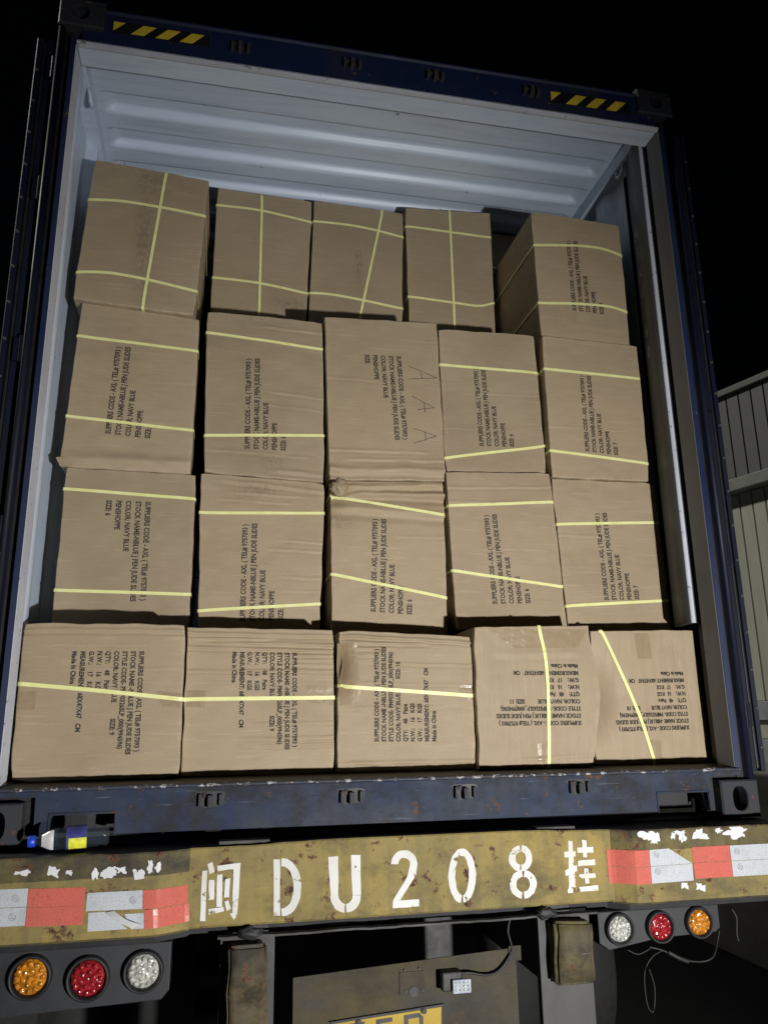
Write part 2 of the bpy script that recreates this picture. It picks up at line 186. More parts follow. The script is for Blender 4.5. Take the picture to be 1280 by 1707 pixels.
def m_white_inside():
    M = Mat('inside_paint'); v = M.coords(); f = M.noise(v, 1.7, 4); g = M.noise(M.coords(scale=(.4, 4, 1)), 6, 6, .65); d = M.noise(v, 18, 6, .7)
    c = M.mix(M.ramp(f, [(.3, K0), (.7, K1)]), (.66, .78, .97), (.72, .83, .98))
    c = M.mix(M.mul(M.ramp(g, [(.48, K0), (.70, K1)]), .5), c, (.48, .56, .72))
    c = M.mix(M.ramp(d, [(.685, K0), (.71, K1)]), c, (.12, .115, .11))
    M.col(c); M.rough(.36); M.bump(M.noise(v, 50, 3), .12, .001); return M.m
def m_reflective(name, c):
    M = Mat(name); tc = M.n('ShaderNodeTexCoord'); vo = M.n('ShaderNodeTexVoronoi', feature='DISTANCE_TO_EDGE'); vo.inputs['Scale'].default_value = 130
    M.l(tc.outputs['Object'], vo.inputs['Vector']); f = M.noise(M.coords(), 14, 5, .65)
    k = M.ramp(vo.outputs['Distance'], [(.0, tuple(x*.78 for x in c)), (.09, c)])
    k = M.mix(M.mul(M.ramp(f, [(.52, K0), (.75, K1)]), .35), k, tuple(x*.45+.04 for x in c))
    M.col(k); M.rough(.22); M.b.inputs['Coat Weight'].default_value = .4; M.bump(f, .25, .002); return M.m
def m_lens(name, c):
    M = Mat(name); v = M.coords(); vo = M.n('ShaderNodeTexVoronoi'); vo.inputs['Scale'].default_value = 95; M.l(v, vo.inputs['Vector'])
    M.col(M.ramp(vo.outputs['Distance'], [(0, c), (1, tuple(x*.3 for x in c))])); M.rough(.12); M.b.inputs['Coat Weight'].default_value = .8
    M.b.inputs['Coat Roughness'].default_value = .08; M.bump(vo.outputs['Distance'], .8, .004); return M.m
def m_clear(name, c, rough=.06):
    M = Mat(name); M.col(c); M.rough(rough); M.b.inputs['Alpha'].default_value = .14; M.b.inputs['IOR'].default_value = 1.5
    M.bump(M.noise(M.coords(), 60, 4), .35, .003); return M.m
def m_sheet():
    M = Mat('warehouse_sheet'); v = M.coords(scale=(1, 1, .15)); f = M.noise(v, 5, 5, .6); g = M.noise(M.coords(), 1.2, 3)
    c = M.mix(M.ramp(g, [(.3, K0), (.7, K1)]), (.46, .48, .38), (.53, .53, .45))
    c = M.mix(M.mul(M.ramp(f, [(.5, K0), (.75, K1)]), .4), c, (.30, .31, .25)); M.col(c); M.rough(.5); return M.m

MAT = dict(
    card=m_cardboard(), card_v=m_cardboard('turned_cardboard', (1, 1, 0)), strap=m_strap(), tape=m_tape(), ink=m_ink(), inside=m_white_inside(),
    navy=m_worn('navy_paint', (.014, .026, .085), (.10, .11, .12), (.03, .03, .032), .66, .55, .36, 6, (1, 1, .3), .2),
    navy_sill=m_beam('scuffed_navy_paint', (.022, .034, .074), (.052, .060, .078), (.036, .034, .032), 1.15, .63, (.30, .31, .34)),
    navy_dark=m_worn('clean_navy_paint', (.0045, .0075, .022), (.04, .04, .048), (.007, .008, .010), .50, .5, .42, 6, (1, 1, .3), .04),
    jamb=m_worn('shaded_jamb_paint', (.265, .27, .28), (.1, .1, .1), (.18, .183, .187), .62, .5, .45, 8, (1, 1, .2)),  # right jamb, its shade put into the colour
    jamb_worn_lit=m_worn('worn_and_lit_paint', (.66, .69, .79), (.27, .27, .28), (.50, .51, .57), .72, .5, .4, 12, (.5, 1, 1)),  # worn lip paint, also the painted-in light on left jamb and flange edge
    panel=m_worn('shaded_wall_paint', (.115, .13, .14), (.05, .05, .05), (.07, .078, .082), .55, .6, .3, 5, (1, 1, .2)),  # right flange: white wall darkened, its shade put into the paint
    casting=m_worn('casting_steel', (.036, .042, .055), (.09, .088, .085), (.05, .044, .038), .8, .7, .5, 8, (1, 1, 1)),
    scuff=m_worn('scuffed_edge', (.05, .06, .085), (.38, .39, .42), (.05, .045, .04), .93, .8, .35, 14, (1, 1, 1)), rubber=m_simple('black_rubber', (.012, .012, .013), .55), black=m_simple('black_steel', (.018, .018, .02), .6, 0, 12, .4),
    yellow=m_beam('yellow_beam_paint', (.30, .226, .072), (.215, .175, .07), (.12, .105, .068), .95, .60),
    grime=m_beam('grimy_yellow_paint', (.16, .13, .05), (.085, .075, .045), (.050, .046, .040), 1.2, .62),
    stencil=m_worn('white_stencil_paint', (.74, .74, .72), (.17, .12, .045), (.52, .48, .38), .82, .6, .6, 8, (1, 1, 1), 0, (.2, .13, .06)),
    block=m_beam('scraped_block', (.060, .058, .052), (.12, .095, .042), (.026, .024, .022), 1.1, .62, (.3, .3, .28)), peel=m_worn('peeled_film', (.72, .73, .76), (.2, .2, .2), (.5, .5, .5), .7, .4, .3, 14, (1, 1, 1)),
    red_ref=m_reflective('red_reflective', (.56, .135, .105)), white_ref=m_reflective('white_reflective', (.50, .53, .57)),
    warn=m_simple('warning_yellow', (.93, .66, .06), .4, 0, 20, .15), decal=m_simple('decal_black', (.012, .012, .014), .5),
    housing=m_simple('lamp_housing_plastic', (.016, .018, .022), .6, 0, 18, .3), steel=m_worn('bare_steel', (.07, .07, .07), (.16, .16, .16), (.04, .037, .032), .6, .7, .45, 8, (1, 1, .4)),
    amber=m_lens('amber_lens', (.75, .27, .02)), red=m_lens('red_lens', (.42, .018, .025)), clear=m_lens('white_lens', (.66, .67, .62)),
    plate=m_beam('backing_plate', (.045, .045, .046), (.075, .060, .030), (.045, .042, .038), .7, .66),
    lplate=m_worn('number_plate_yellow', (.48, .33, .035), (.12, .08, .04), (.28, .2, .05), .6, .5, .4, 9, (1, 1, 1)),
    dock=m_simple('dock_concrete', (.25, .24, .21), .85, 0, 6, .2), wall=m_sheet(), wall_shaded=m_simple('shaded_upper_sheet', (.12, .12, .115), .6, 0, 4, .2), canopy=m_simple('canopy_metal', (.22, .225, .20), .5, 0, 6, .15),  # upper sheet darkened to paint in the light's falloff above the canopy
    trim=m_simple('grey_trim', (.32, .34, .35), .5, 0, 8, .15), asphalt=m_simple('yard_asphalt', (.05, .05, .05), .9, 0, 25, .35), ply=m_simple('floor_plywood', (.14, .10, .06), .65, 0, 9, .35),
    pet=m_clear('bottle_plastic', (.10, .14, .18)), cap=m_simple('blue_cap', (.015, .06, .55), .35, 0, 20, .1), lab_b=m_simple('blue_label', (.05, .055, .22), .35, 0, 40, .4), lab_y=m_simple('yellow_label', (.72, .74, .05), .4, 0, 60, .25), lab_w=m_simple('white_label', (.7, .7, .7), .3, 0, 60, .2),
    led=m_simple('led_lens', (.55, .6, .7), .1, .3, 60, .2), foil=m_simple('crumpled_tape', (.33, .26, .165), .35, 0, 40, .35, .8), tread=m_simple('tyre_rubber', (.02, .02, .02), .8), wire=m_simple('frayed_wire', (.014, .014, .013), .6),
    ghost=m_simple('faded_marking', (.34, .35, .34), .5, 0, 60, .3),
)

# ------------------------------------------------------------------ helpers
def bm_new(): return bmesh.new()
def obj(name, bm, mat, parent=None, smooth=False, bevel=0):
    if bevel:
        bmesh.ops.bevel(bm, geom=[e for e in bm.edges], offset=bevel, segments=2, affect='EDGES', profile=.5)
    bmesh.ops.recalc_face_normals(bm, faces=bm.faces)
    me = bpy.data.meshes.new(name); bm.to_mesh(me); bm.free()
    o = bpy.data.objects.new(name, me); C.objects.link(o); me.materials.append(MAT[mat] if isinstance(mat, str) else mat)
    if smooth:
        for p in me.polygons: p.use_smooth = True
    if parent: o.parent = parent
    return o
def raw(name, verts, faces, mat, parent=None, smooth=False):
    me = bpy.data.meshes.new(name); me.from_pydata([tuple(v) for v in verts], [], faces); me.update()
    o = bpy.data.objects.new(name, me); C.objects.link(o); me.materials.append(MAT[mat])
    if smooth:
        for p in me.polygons: p.use_smooth = True
    if parent: o.parent = parent
    return o
def bx(bm, x0, x1, y0, y1, z0, z1):
    vs = [bm.verts.new(p) for p in ((x0,y0,z0),(x1,y0,z0),(x1,y1,z0),(x0,y1,z0),(x0,y0,z1),(x1,y0,z1),(x1,y1,z1),(x0,y1,z1))]
    for f in ((0,3,2,1),(4,5,6,7),(0,1,5,4),(1,2,6,5),(2,3,7,6),(3,0,4,7)): bm.faces.new([vs[i] for i in f])
def box(name, mat, parent, x0, x1, y0, y1, z0, z1, bevel=.002):
    b = bm_new(); bx(b, x0, x1, y0, y1, z0, z1); return obj(name, b, mat, parent, False, bevel)
def prism(bm, pts, axis, a0, a1):
    """closed outline pts (2-D) extruded along axis from a0 to a1"""
    def P(p, a): return {'x': (a, p[0], p[1]), 'y': (p[0], a, p[1]), 'z': (p[0], p[1], a)}[axis]
    v0 = [bm.verts.new(P(p, a0)) for p in pts]; v1 = [bm.verts.new(P(p, a1)) for p in pts]; n = len(pts)
    bm.faces.new(v0); bm.faces.new(v1[::-1])
    for i in range(n): bm.faces.new([v0[i], v0[(i+1) % n], v1[(i+1) % n], v1[i]])
def tube(bm, pts, r, n=8, cap=True):
    pts = [Vector(p) for p in pts]; rings = []
    rs = r if isinstance(r, (list, tuple)) else [r]*len(pts)
    for i, p in enumerate(pts):
        t = (pts[min(i+1, len(pts)-1)] - pts[max(i-1, 0)]).normalized()
        a = Vector((0, 0, 1)) if abs(t.z) < .9 else Vector((1, 0, 0)); u = t.cross(a).normalized(); v = t.cross(u)
        rings.append([bm.verts.new(p + (u*math.cos(2*math.pi*k/n) + v*math.sin(2*math.pi*k/n))*rs[i]) for k in range(n)])
    for a, b in zip(rings, rings[1:]):
        for k in range(n): bm.faces.new([a[k], a[(k+1) % n], b[(k+1) % n], b[k]])
    if cap: bm.faces.new(rings[0][::-1]); bm.faces.new(rings[-1])
def smooth3(P, m=6):
    P = [Vector(p) for p in P]; out = []
    for i in range(len(P)-1):
        a, c, d, e = P[max(i-1, 0)], P[i], P[i+1], P[min(i+2, len(P)-1)]
        for k in range(m): f = k/m; out.append(.5*((2*c) + (d-a)*f + (2*a-5*c+4*d-e)*f*f + (3*c-a-3*d+e)*f**3))
    return out + [P[-1]]
def thing(name, label, cat, loc=(0, 0, 0), group=None):
    o = bpy.data.objects.new(name, None); o.empty_display_size = .1; C.objects.link(o); o.location = loc
    return tag(o, label, cat, group)
def tag(o, label, cat, group=None):
    o['label'] = label; o['category'] = cat
    if group: o['group'] = group
    return o
def struct(o): o['kind'] = 'structure'; return o
def text_mesh(lines):
    """lines: list of (string, x, y, xscale, height) -> verts, faces of flat lettering"""
    V, F = [], []
    for s, x, y, xs, h in lines:
        cu = bpy.data.curves.new('t', 'FONT'); cu.body = s; cu.size = 1; cu.offset = .034; cu.resolution_u = 2
        o = bpy.data.objects.new('t', cu); C.objects.link(o); dg = bpy.context.evaluated_depsgraph_get()
        me = bpy.data.meshes.new_from_object(o.evaluated_get(dg)); b0 = len(V)
        V += [(v.co.x*xs*h/.73 + x, v.co.y*h/.73 + y) for v in me.vertices]; F += [tuple(i+b0 for i in p.vertices) for p in me.polygons]
        bpy.data.objects.remove(o); bpy.data.curves.remove(cu); bpy.data.meshes.remove(me)
    return V, F
def text_width(s):
    cu = bpy.data.curves.new('t', 'FONT'); cu.body = s; cu.size = 1; o = bpy.data.objects.new('t', cu); C.objects.link(o)
    dg = bpy.context.evaluated_depsgraph_get(); me = bpy.data.meshes.new_from_object(o.evaluated_get(dg)); xs = [v.co.x for v in me.vertices]; r = max(xs) - min(xs)
    bpy.data.objects.remove(o); bpy.data.curves.remove(cu); bpy.data.meshes.remove(me); return r/.73

# ------------------------------------------------------------------ yard, dock and warehouse
g = bm_new(); s = 400
vs = [g.verts.new(p) for p in ((-s,-s,-ZC),(s,-s,-ZC),(s,s,-ZC),(-s,s,-ZC))]; g.faces.new(vs)
struct(obj('ground', g, 'asphalt'))
b = bm_new(); bx(b, 2.9, 9.0, -8, 15, -ZC+.001, -.24); struct(obj('loading_dock_pavement', b, 'dock', None, False, .01))

WX = 6.0
wh = thing('warehouse', 'pale ribbed metal warehouse standing right of the container', 'warehouse', (5.91, 6.31, -.36))
wh.rotation_euler.z = R(16.9)
def whp(o): o.location = (-WX, -6, .36); o.parent = wh; return o
whp(box('wall', 'wall', None, WX+.06, WX+.2, -9, 14, -.36, 4.47, .004))
whp(box('upper_wall', 'wall_shaded', None, WX+.050, WX+.059, -9, 14, 3.27, 4.465, 0))
whp(box('roof_edge', 'wall_shaded', None, WX-.03, WX+.3, -9, 14, 4.47, 4.56, .01))
def sheet_part(y, z0, z1):
    b = bm_new(); prism(b, [(WX+.06, y-.0905), (WX+.06, y+.0905), (WX+.026, y+.081), (WX+.026, y-.081)], 'z', z0, z1); return whp(obj('cladding_panel', b, 'wall_shaded' if z0 > 3 else 'wall'))
proto = {}
for i in range(34):
    y = 3.2 + i*.185
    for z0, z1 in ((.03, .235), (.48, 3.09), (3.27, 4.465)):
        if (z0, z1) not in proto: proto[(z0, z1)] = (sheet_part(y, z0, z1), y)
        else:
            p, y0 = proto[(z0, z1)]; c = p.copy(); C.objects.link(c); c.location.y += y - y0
whp(box('canopy_beam', 'canopy', None, WX-.16, WX+.058, -9, 14, 3.10, 3.26, .012))
whp(box('wall_band', 'trim', None, WX-.03, WX+.058, -9, 14, .245, .47, .006))
whp(box('plinth', 'trim', None, WX-.05, WX+.058, -9, 14, -.355, .02, .01))

# ------------------------------------------------------------------ container
X0, X1, XM, H = -1.24, 1.20, -.02, 2.896
JL, JR = -1.176, 1.135           # faces of the two door jambs
LEN = 12.1
con = thing('shipping_container', 'navy blue forty foot shipping container with doors open and white inside', 'container', (XM, 6, 0))
def cp(o): o.location = (o.location.x - XM, o.location.y - 6, o.location.z); o.parent = con; return o

def casting(x0, x1, z0, z1, y0, y1, hx, hz, rx, rz):
    b = bm_new(); n = 28
    oval = []
    for k in range(n):
        a = 2*math.pi*k/n; ca, sa = math.cos(a), math.sin(a)
        oval.append((hx + rx*math.copysign(abs(ca)**.8, ca), hz + rz*math.copysign(abs(sa)**.8, sa)))
    rect = []
    for k in range(n):
        a = 2*math.pi*k/n; ca, sa = math.cos(a), math.sin(a); t = 1/max(abs(ca), abs(sa))
        u, v = ca*t, sa*t
        rect.append((hx + (u*(x1-hx) if u > 0 else u*(hx-x0)), hz + (v*(z1-hz) if v > 0 else v*(hz-z0))))
    corners = [(x1, z1), (x0, z1), (x0, z0), (x1, z0)]
    for i, cc in enumerate(corners):
        j = round(n*(2*i+1)/8) % n; rect[j] = cc
    def ring(pts, y): return [b.verts.new((p[0], y, p[1])) for p in pts]
    def sh(p, d): return (p[0] + (d if p[0] <= x0+1e-5 else -d if p[0] >= x1-1e-5 else 0), p[1] + (d if p[1] <= z0+1e-5 else -d if p[1] >= z1-1e-5 else 0))
    back = ring(rect, y1); r1 = ring(rect, y0+.006); r2 = ring([sh(p, .005) for p in rect], y0)
    o0 = ring(oval, y0); o1 = ring([(hx+(p[0]-hx)*.94, hz+(p[1]-hz)*.94) for p in oval], y0+.005); o2 = ring([(hx+(p[0]-hx)*.94, hz+(p[1]-hz)*.94) for p in oval], y0+.045)
    o3 = ring([(hx+(p[0]-hx)*1.35, hz+(p[1]-hz)*1.1) for p in oval], y0+.05); o4 = ring([(hx+(p[0]-hx)*1.35, hz+(p[1]-hz)*1.1) for p in oval], y0+.14)
    rs = [back, r1, r2, o0, o1, o2, o3, o4]
    for p, q in zip(rs, rs[1:]):
        for k in range(n): b.faces.new([p[k], p[(k+1) % n], q[(k+1) % n], q[k]])
    b.faces.new(back); b.faces.new(o4)
    return cp(obj('corner_casting', b, 'casting'))
casting(1.063, 1.203, .0005, .119, -.014, .15, 1.132, .060, .029, .040)
casting(-1.243, -1.103, .0005, .119, -.014, .15, -1.172, .060, .029, .040)
casting(1.045, 1.203, 2.778, H, -.014, .15, 1.128, 2.838, .030, .032)
casting(-1.243, -1.085, 2.778, H, -.014, .15, -1.168, 2.838, .030, .032)
for xa, xb in ((-1.243, -1.092), (1.052, 1.203)):                  # the far end's castings
    for z0, z1 in ((.0005, .119), (2.778, H)): cp(box('corner_casting', 'casting', None, xa, xb, LEN-.15, LEN, z0, z1, .006))

for sgn in (1, -1):
    f = (lambda x: x) if sgn > 0 else (lambda x: 2*XM - x)
    def mb(name, mat, xa, xb, *r, bevel=.002): return cp(box(name, mat, None, min(f(xa), f(xb)), max(f(xa), f(xb)), *r, bevel))
    # outer post with a rounded corner, black seal groove, door-stop lip and jamb
    b = bm_new(); pts = [(1.181, .035), (1.181, .006), (1.185, -.001), (1.194, -.004), (1.2, -.001), (1.2, .16), (1.180, .16), (1.180, .035)]
    prism(b, [(f(x), y) for x, y in pts], 'z', .12, 2.777); cp(obj('corner_post', b, 'navy_dark', None, True))
    mb('seal_groove', 'rubber', 1.154, 1.1795, .026, .15, .12, 2.777, bevel=0)
    b = bm_new(); jw = JR if sgn > 0 else 2*XM - JL
    prism(b, [(f(x), y) for x, y in ((jw+.0012, .0), (jw+.018, -.002), (jw+.0185, .02), (jw+.0012, .02))], 'z', .158, 2.727); cp(obj('door_stop_lip', b, 'navy', None))
    jm = mb('jamb', 'jamb' if sgn > 0 else 'jamb_worn_lit', jw, jw+.0165, .003, .098, .159, 2.711, bevel=.0015)  # right jamb painted darker, left lighter, for how the light falls
    mb('jamb_back', 'rubber', 1.166, 1.18, .10, .152, .16, 2.72, bevel=0)
    # inner flange of the post with a rounded edge, then the side wall
    b = bm_new(); fx = 1.118 if sgn > 0 else 1.152
    if sgn > 0: pf = [(fx+.05, .132), (fx+.014, .1265), (fx+.006, .129), (fx+.0015, .134), (fx, .141), (fx, .19), (fx+.018, .25), (fx+.040, .31), (fx+.05, .312)]
    else: pf = [(fx+.03, .156), (fx+.012, .152), (fx+.004, .156), (fx, .164), (fx, .215), (fx+.004, .25), (fx+.030, .31), (fx+.044, .318)]
    prism(b, [(f(x), y) for x, y in pf], 'z', .66 if sgn > 0 else .165, 2.78)
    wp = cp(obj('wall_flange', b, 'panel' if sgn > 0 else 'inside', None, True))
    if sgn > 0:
        wp.data.materials.append(MAT['jamb_worn_lit'])  # pale paint stands in for the highlight on the rounded edge
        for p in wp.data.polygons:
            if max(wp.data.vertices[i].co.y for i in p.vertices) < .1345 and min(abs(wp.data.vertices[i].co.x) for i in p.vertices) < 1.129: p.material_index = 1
    mod = wp.modifiers.new('edge', 'EDGE_SPLIT'); mod.split_angle = R(50)
    V, F = [], []; y = .40; prof = []
    if sgn < 0: prof = [(1.196, .32), (1.196, .60), (1.160, .668), (1.160, .738)]; y = .806
    while y < LEN - .3:
        prof += [(1.196, y), (1.196, y+.07), (1.160, y+.138), (1.160, y+.208)]; y += .276
    for x, yy in prof: V += [(f(x), yy, .165), (f(x), yy, 2.80)]
    for i in range(len(prof)-1): F.append((2*i, 2*i+2, 2*i+3, 2*i+1))
    wl = raw('side_wall', V, F, 'inside'); sm = wl.modifiers.new('thick', 'SOLIDIFY'); sm.thickness = .003; sm.offset = 0; cp(wl)
    mb('bottom_side_rail', 'navy', 1.165, 1.2, .15, LEN-.15, .03, .164)
    mb('top_side_rail', 'inside', 1.128 if sgn > 0 else 1.138, 1.199, .125, LEN-.15, 2.782, 2.847, bevel=.004)
    # lashing ring under the top rail
    b = bm_new(); tube(b, [(f(1.142 - .010*math.sin(a)), .33 + .032*math.cos(a), 2.784 - .052*math.sin(a)) for a in [math.pi*k/10 for k in range(11)]], .0075)
    cp(obj('lashing_ring', b, 'inside', None, True))
    # the door leaf, swung right round against the container's side
    dx0, dx1 = 1.214, 1.276
    d = bm_new()
    pr = [(dx0, .045), (dx0+.006, .036), (dx0+.026, .034), (dx0+.028, .05), (dx0+.040, .05), (dx0+.042, .03), (dx1-.004, .028), (dx1, .034), (dx1, 1.19), (dx0, 1.19)]
    prism(d, [(f(x), yy) for x, yy in pr], 'z', .14, 2.735)
    dl = cp(obj('door', d, 'navy_dark'))
    def dp(o): o.parent = dl; o.location = (0, 0, 0); return o
    dp(box('gasket', 'rubber', None, min(f(dx0+.029), f(dx0+.039)), max(f(dx0+.029), f(dx0+.039)), .034, .049, .15, 2.725, .003))
    for k in range(19):
        if k == 0:
            b = bm_new(); bmesh.ops.create_uvsphere(b, u_segments=8, v_segments=6, radius=.0062)
            for v in b.verts: v.co = Vector((f(dx0+.051), .028, .22)) + Vector((v.co.x, v.co.y*.7, v.co.z))
            bolt0 = dp(obj('bolt', b, 'steel', None, True))
        else:
            c = bolt0.copy(); C.objects.link(c); c.location.z = k*.132
    for zz in (.33, .9, 1.5, 2.1, 2.6):
        b = bm_new(); tube(b, [(f(1.207), .012, zz-.045), (f(1.207), .012, zz+.045)], .0085, 10); bx(b, min(f(1.2005), f(1.232)), max(f(1.2005), f(1.232)), .014, .03, zz-.04, zz+.04)
        dp(obj('hinge', b, 'navy_dark'))
    for xx, yy in ((dx1+.022, .35), (dx1+.022, .85)):
        b = bm_new(); tube(b, [(f(xx), yy, .16), (f(xx), yy, 2.72)], .017, 12); dp(obj('lock_rod', b, 'steel', None, True))

# header over the doorway
b = bm_new()
prism(b, [(.002, 2.7275), (.002, 2.86), (-.004, 2.868), (-.004, 2.874), (.02, 2.884), (.16, 2.884), (.16, 2.872), (.1, 2.855), (.1, 2.7275)], 'x', -1.0845, 1.0445)
hd = cp(obj('header', b, 'navy'))
def hp(o): o.parent = hd; o.location = (0, 0, 0); return o
for xa, xb in ((-1.16, -1.0855), (1.0455, 1.12)): cp(box('header_end', 'navy', None, xa, xb, .004, .1, 2.7285, 2.776, .002))
# worn lip and underside, slightly wavy along its length
V, F = [], []; N = 120
for i in range(N+1):
    x = JL + .0015 + (JR - JL - .003)*i/N; wv = .0022*noise.noise((x*6, 0, 3)) + .0012*noise.noise((x*22, 5, 3))
    pr = [(.010, 2.7268), (.0005+wv, 2.7262), (-.003+wv, 2.718+wv), (.002+wv, 2.7085+wv), (.012, 2.7068+wv*.5), (.018, 2.7105), (.022, 2.7125), (.106, 2.7125), (.108, 2.7165), (.112, 2.84)]
    V += [(x, p[0], p[1]) for p in pr]
n = len(pr)
for i in range(N):
    for k in range(n-1): F.append((i*n+k, (i+1)*n+k, (i+1)*n+k+1, i*n+k+1))
lip = raw('header_lip', V, F, 'jamb_worn_lit'); cp(lip); lip.data.materials.append(MAT['inside'])
for p in lip.data.polygons:
    if p.index % (n-1) >= 6: p.material_index = 1
for (xa, xb, zb, zt) in ((-1.055, -.715, 2.786, 2.831), (.660, 1.008, 2.773, 2.823)):
    hp(box('warning_decal', 'decal', None, xa-.004, xb+.004, .0012, .004, zb-.004, zt+.004, 0))
    pitch = (xb - xa)/3.9
    for k in range(4):
        b = bm_new(); x = xa + (k-.28)*pitch; sl = (zt-zb)*.95; wd = pitch*.52
        pts = [(x, zb), (x+wd, zb), (x+wd+sl, zt), (x+sl, zt)]
        if k == 0: pts = [(xa, zb+.004), (xa+sl*.95, zt), (xa, zt)]
        prism(b, pts, 'y', .0002, .0016); hp(obj('warning_stripe', b, 'warn'))
def keeper(x, z, s, big):
    """cam keeper pair for a lock rod, with rubbed paint around it"""
    k = bm_new()
    bx(k, x-.034, x-.024, -.016*s, .004, z-.018, z+.018); bx(k, x-.008, x+.008, -.024*s, .004, z-.020, z+.014); bx(k, x+.024, x+.036, -.016*s, .004, z-.016, z+.016)
    bx(k, x-.022, x-.009, -.008*s, .004, z+.006, z+.020)
    return k
for x, z in ((-.596, 2.796), (-.168, 2.800), (.165, 2.802), (.57, 2.800)): hp(obj('cam_keeper', keeper(x, z, 1.1, 0), 'steel', None, False, .002))

# sill: face plate with cut-outs at both ends, sloping threshold behind it
sl = bm_new()
SLOT = ((-1.030, -.858), (.838, 1.022))
prism(sl, [(-1.193, .147), (1.153, .147), (1.153, .133), (1.032, .133), (1.032, .027), (1.022, .027), (1.022, .084), (.838, .084), (.838, .027), (-.858, .027), (-.858, .084), (-1.03, .084), (-1.03, .027), (-1.072, .027), (-1.072, .133), (-1.193, .133)], 'y', 0, .03)
sill = cp(obj('sill', sl, 'navy_sill', None, False, .0018))
def sp(o): o.parent = sill; o.location = (0, 0, 0); return o
V, F = [], []; N = 160
for i in range(N+1):
    x = -1.19 + 2.34*i/N; a = .0025*noise.noise((x*9, 0, 7)) + .0015*noise.noise((x*40, 2, 7))
    pr = [(.001, .1472), (-.003, .1485+a*.3), (-.0035, .1535+a), (.004, .1575+a), (.02, .1565), (.10, .1595), (.13, .1615)]
    V += [(x, p[0], p[1]) for p in pr]
n = len(pr)
for i in range(N):
    for k in range(n-1): F.append((i*n+k, (i+1)*n+k, (i+1)*n+k+1, i*n+k+1))
th = raw('threshold', V, F, 'scuff', None, True); sp(th); th.data.materials.append(MAT['black'])
for p in th.data.polygons:
    if p.index % (n-1) >= 4: p.material_index = 1
for (xa, xb) in SLOT:
    r = bm_new(); t = .005
    bx(r, xa-t, xb+t, -.004, .05, .0842, .0892); bx(r, xa-t, xa-.0005, -.004, .05, .024, .0840); bx(r, xb+.0005, xb+t, -.004, .05, .024, .0840)
    sp(obj('slot_rim', r, 'navy_sill', None, False, .001))
    r = bm_new(); bx(r, xa-.02, xb+.02, .13, .14, .02, .119); sp(obj('slot_back', r, 'black'))
for xa, xb in ((-1.1025, -1.0735), (1.0335, 1.0625)): sp(box('seal_groove', 'rubber', None, xa, xb, .03, .05, .02, .119, 0))
for xa, xb in ((-1.193, -1.0735), (1.0335, 1.153)): sp(box('seal_groove', 'rubber', None, xa, xb, .031, .05, .1195, .1325, 0))
for x, z in ((-.594, .110), (-.178, .106), (.180, .108), (.562, .112)):
    ko = sp(obj('cam_keeper', keeper(x, z, 1.0, 1), 'casting', None, False, .002))
    b = bm_new(); prism(b, [(x-.044, z+.02), (x-.035, z+.024), (x+.03, z+.024), (x+.042, z+.02), (x+.038, z-.016), (x-.02, z-.022)], 'y', -.0012, .0005); d = obj('keeper_recess', b, 'black'); sp(d)
cp(box('floor', 'ply', None, -1.19, 1.15, .131, LEN-.1, .12, .1625, 0))
cp(box('front_wall', 'inside', None, -1.19, 1.15, LEN-.08, LEN-.02, .12, 2.84, 0))
cp(box('cross_member', 'navy', None, -1.09, 1.05, .2, .26, .03, .118, .002))
# corrugated roof, ribs pressed across it with rounded ends
V, F = [], []; ys = []; y = .112; P0 = .372; PT = .2105
while y < LEN - .12:
    ys.append(y); y += .00625 if y < 1.8 else .0526
xs = [-1.20, -1.175] + [-1.155 + .010*k for k in range(8)] + [-1.06 + 2.06*k/14 for k in range(15)] + [1.035 + .010*k for k in range(8)] + [1.13, 1.16]
def roofz(x, y):
    e = min(1, max(0, min(x + 1.15, 1.105 - x)/.05)); e = math.sin(e*math.pi/2)
    if y < .34: return 2.85
    ph = ((y - P0)/PT) % 1.0
    h = 0
    if ph < .07: h = .5 - .5*math.cos(math.pi*ph/.07)
    elif ph < .43: h = 1
    elif ph < .59: h = .5 + .5*math.cos(math.pi*(ph-.43)/.16)
    return 2.85 + .030*h*e + .002*noise.noise((x*2, y*2, 0))
for x in xs:
    for y in ys: V.append((x, y, roofz(x, y)))
ny = len(ys)
for i in range(len(xs)-1):
    for j in range(ny-1): F.append((i*ny+j, i*ny+j+1, (i+1)*ny+j+1, (i+1)*ny+j))
rf = raw('roof_panel', V, F, 'inside', None, True); sm = rf.modifiers.new('thick', 'SOLIDIFY'); sm.thickness = .003; sm.offset = 1; cp(rf)
# faded number painted down the inside of the right post
L, Fc = [], []
for k, ch in enumerate('MSKU 60'):
    if ch == ' ': continue
    v, f_ = text_mesh([(ch, -text_width(ch)*.0275, 0, 1.0, .055)]); b0 = len(L)
    L += [(1.1474 + .0005*0, .248 - p[0]*.85, 2.345 - k*.093 + p[1]) for p in v]; Fc += [tuple(i+b0 for i in q) for q in f_]
def flange_x(y): return 1.118 if y < .19 else 1.118 + .018*(y-.19)/.06 if y < .25 else 1.136 + .022*(y-.25)/.06
L = [(flange_x(p[1]) - .0012, p[1], p[2]) for p in L]
cp(raw('painted_number', L, Fc, 'ghost'))

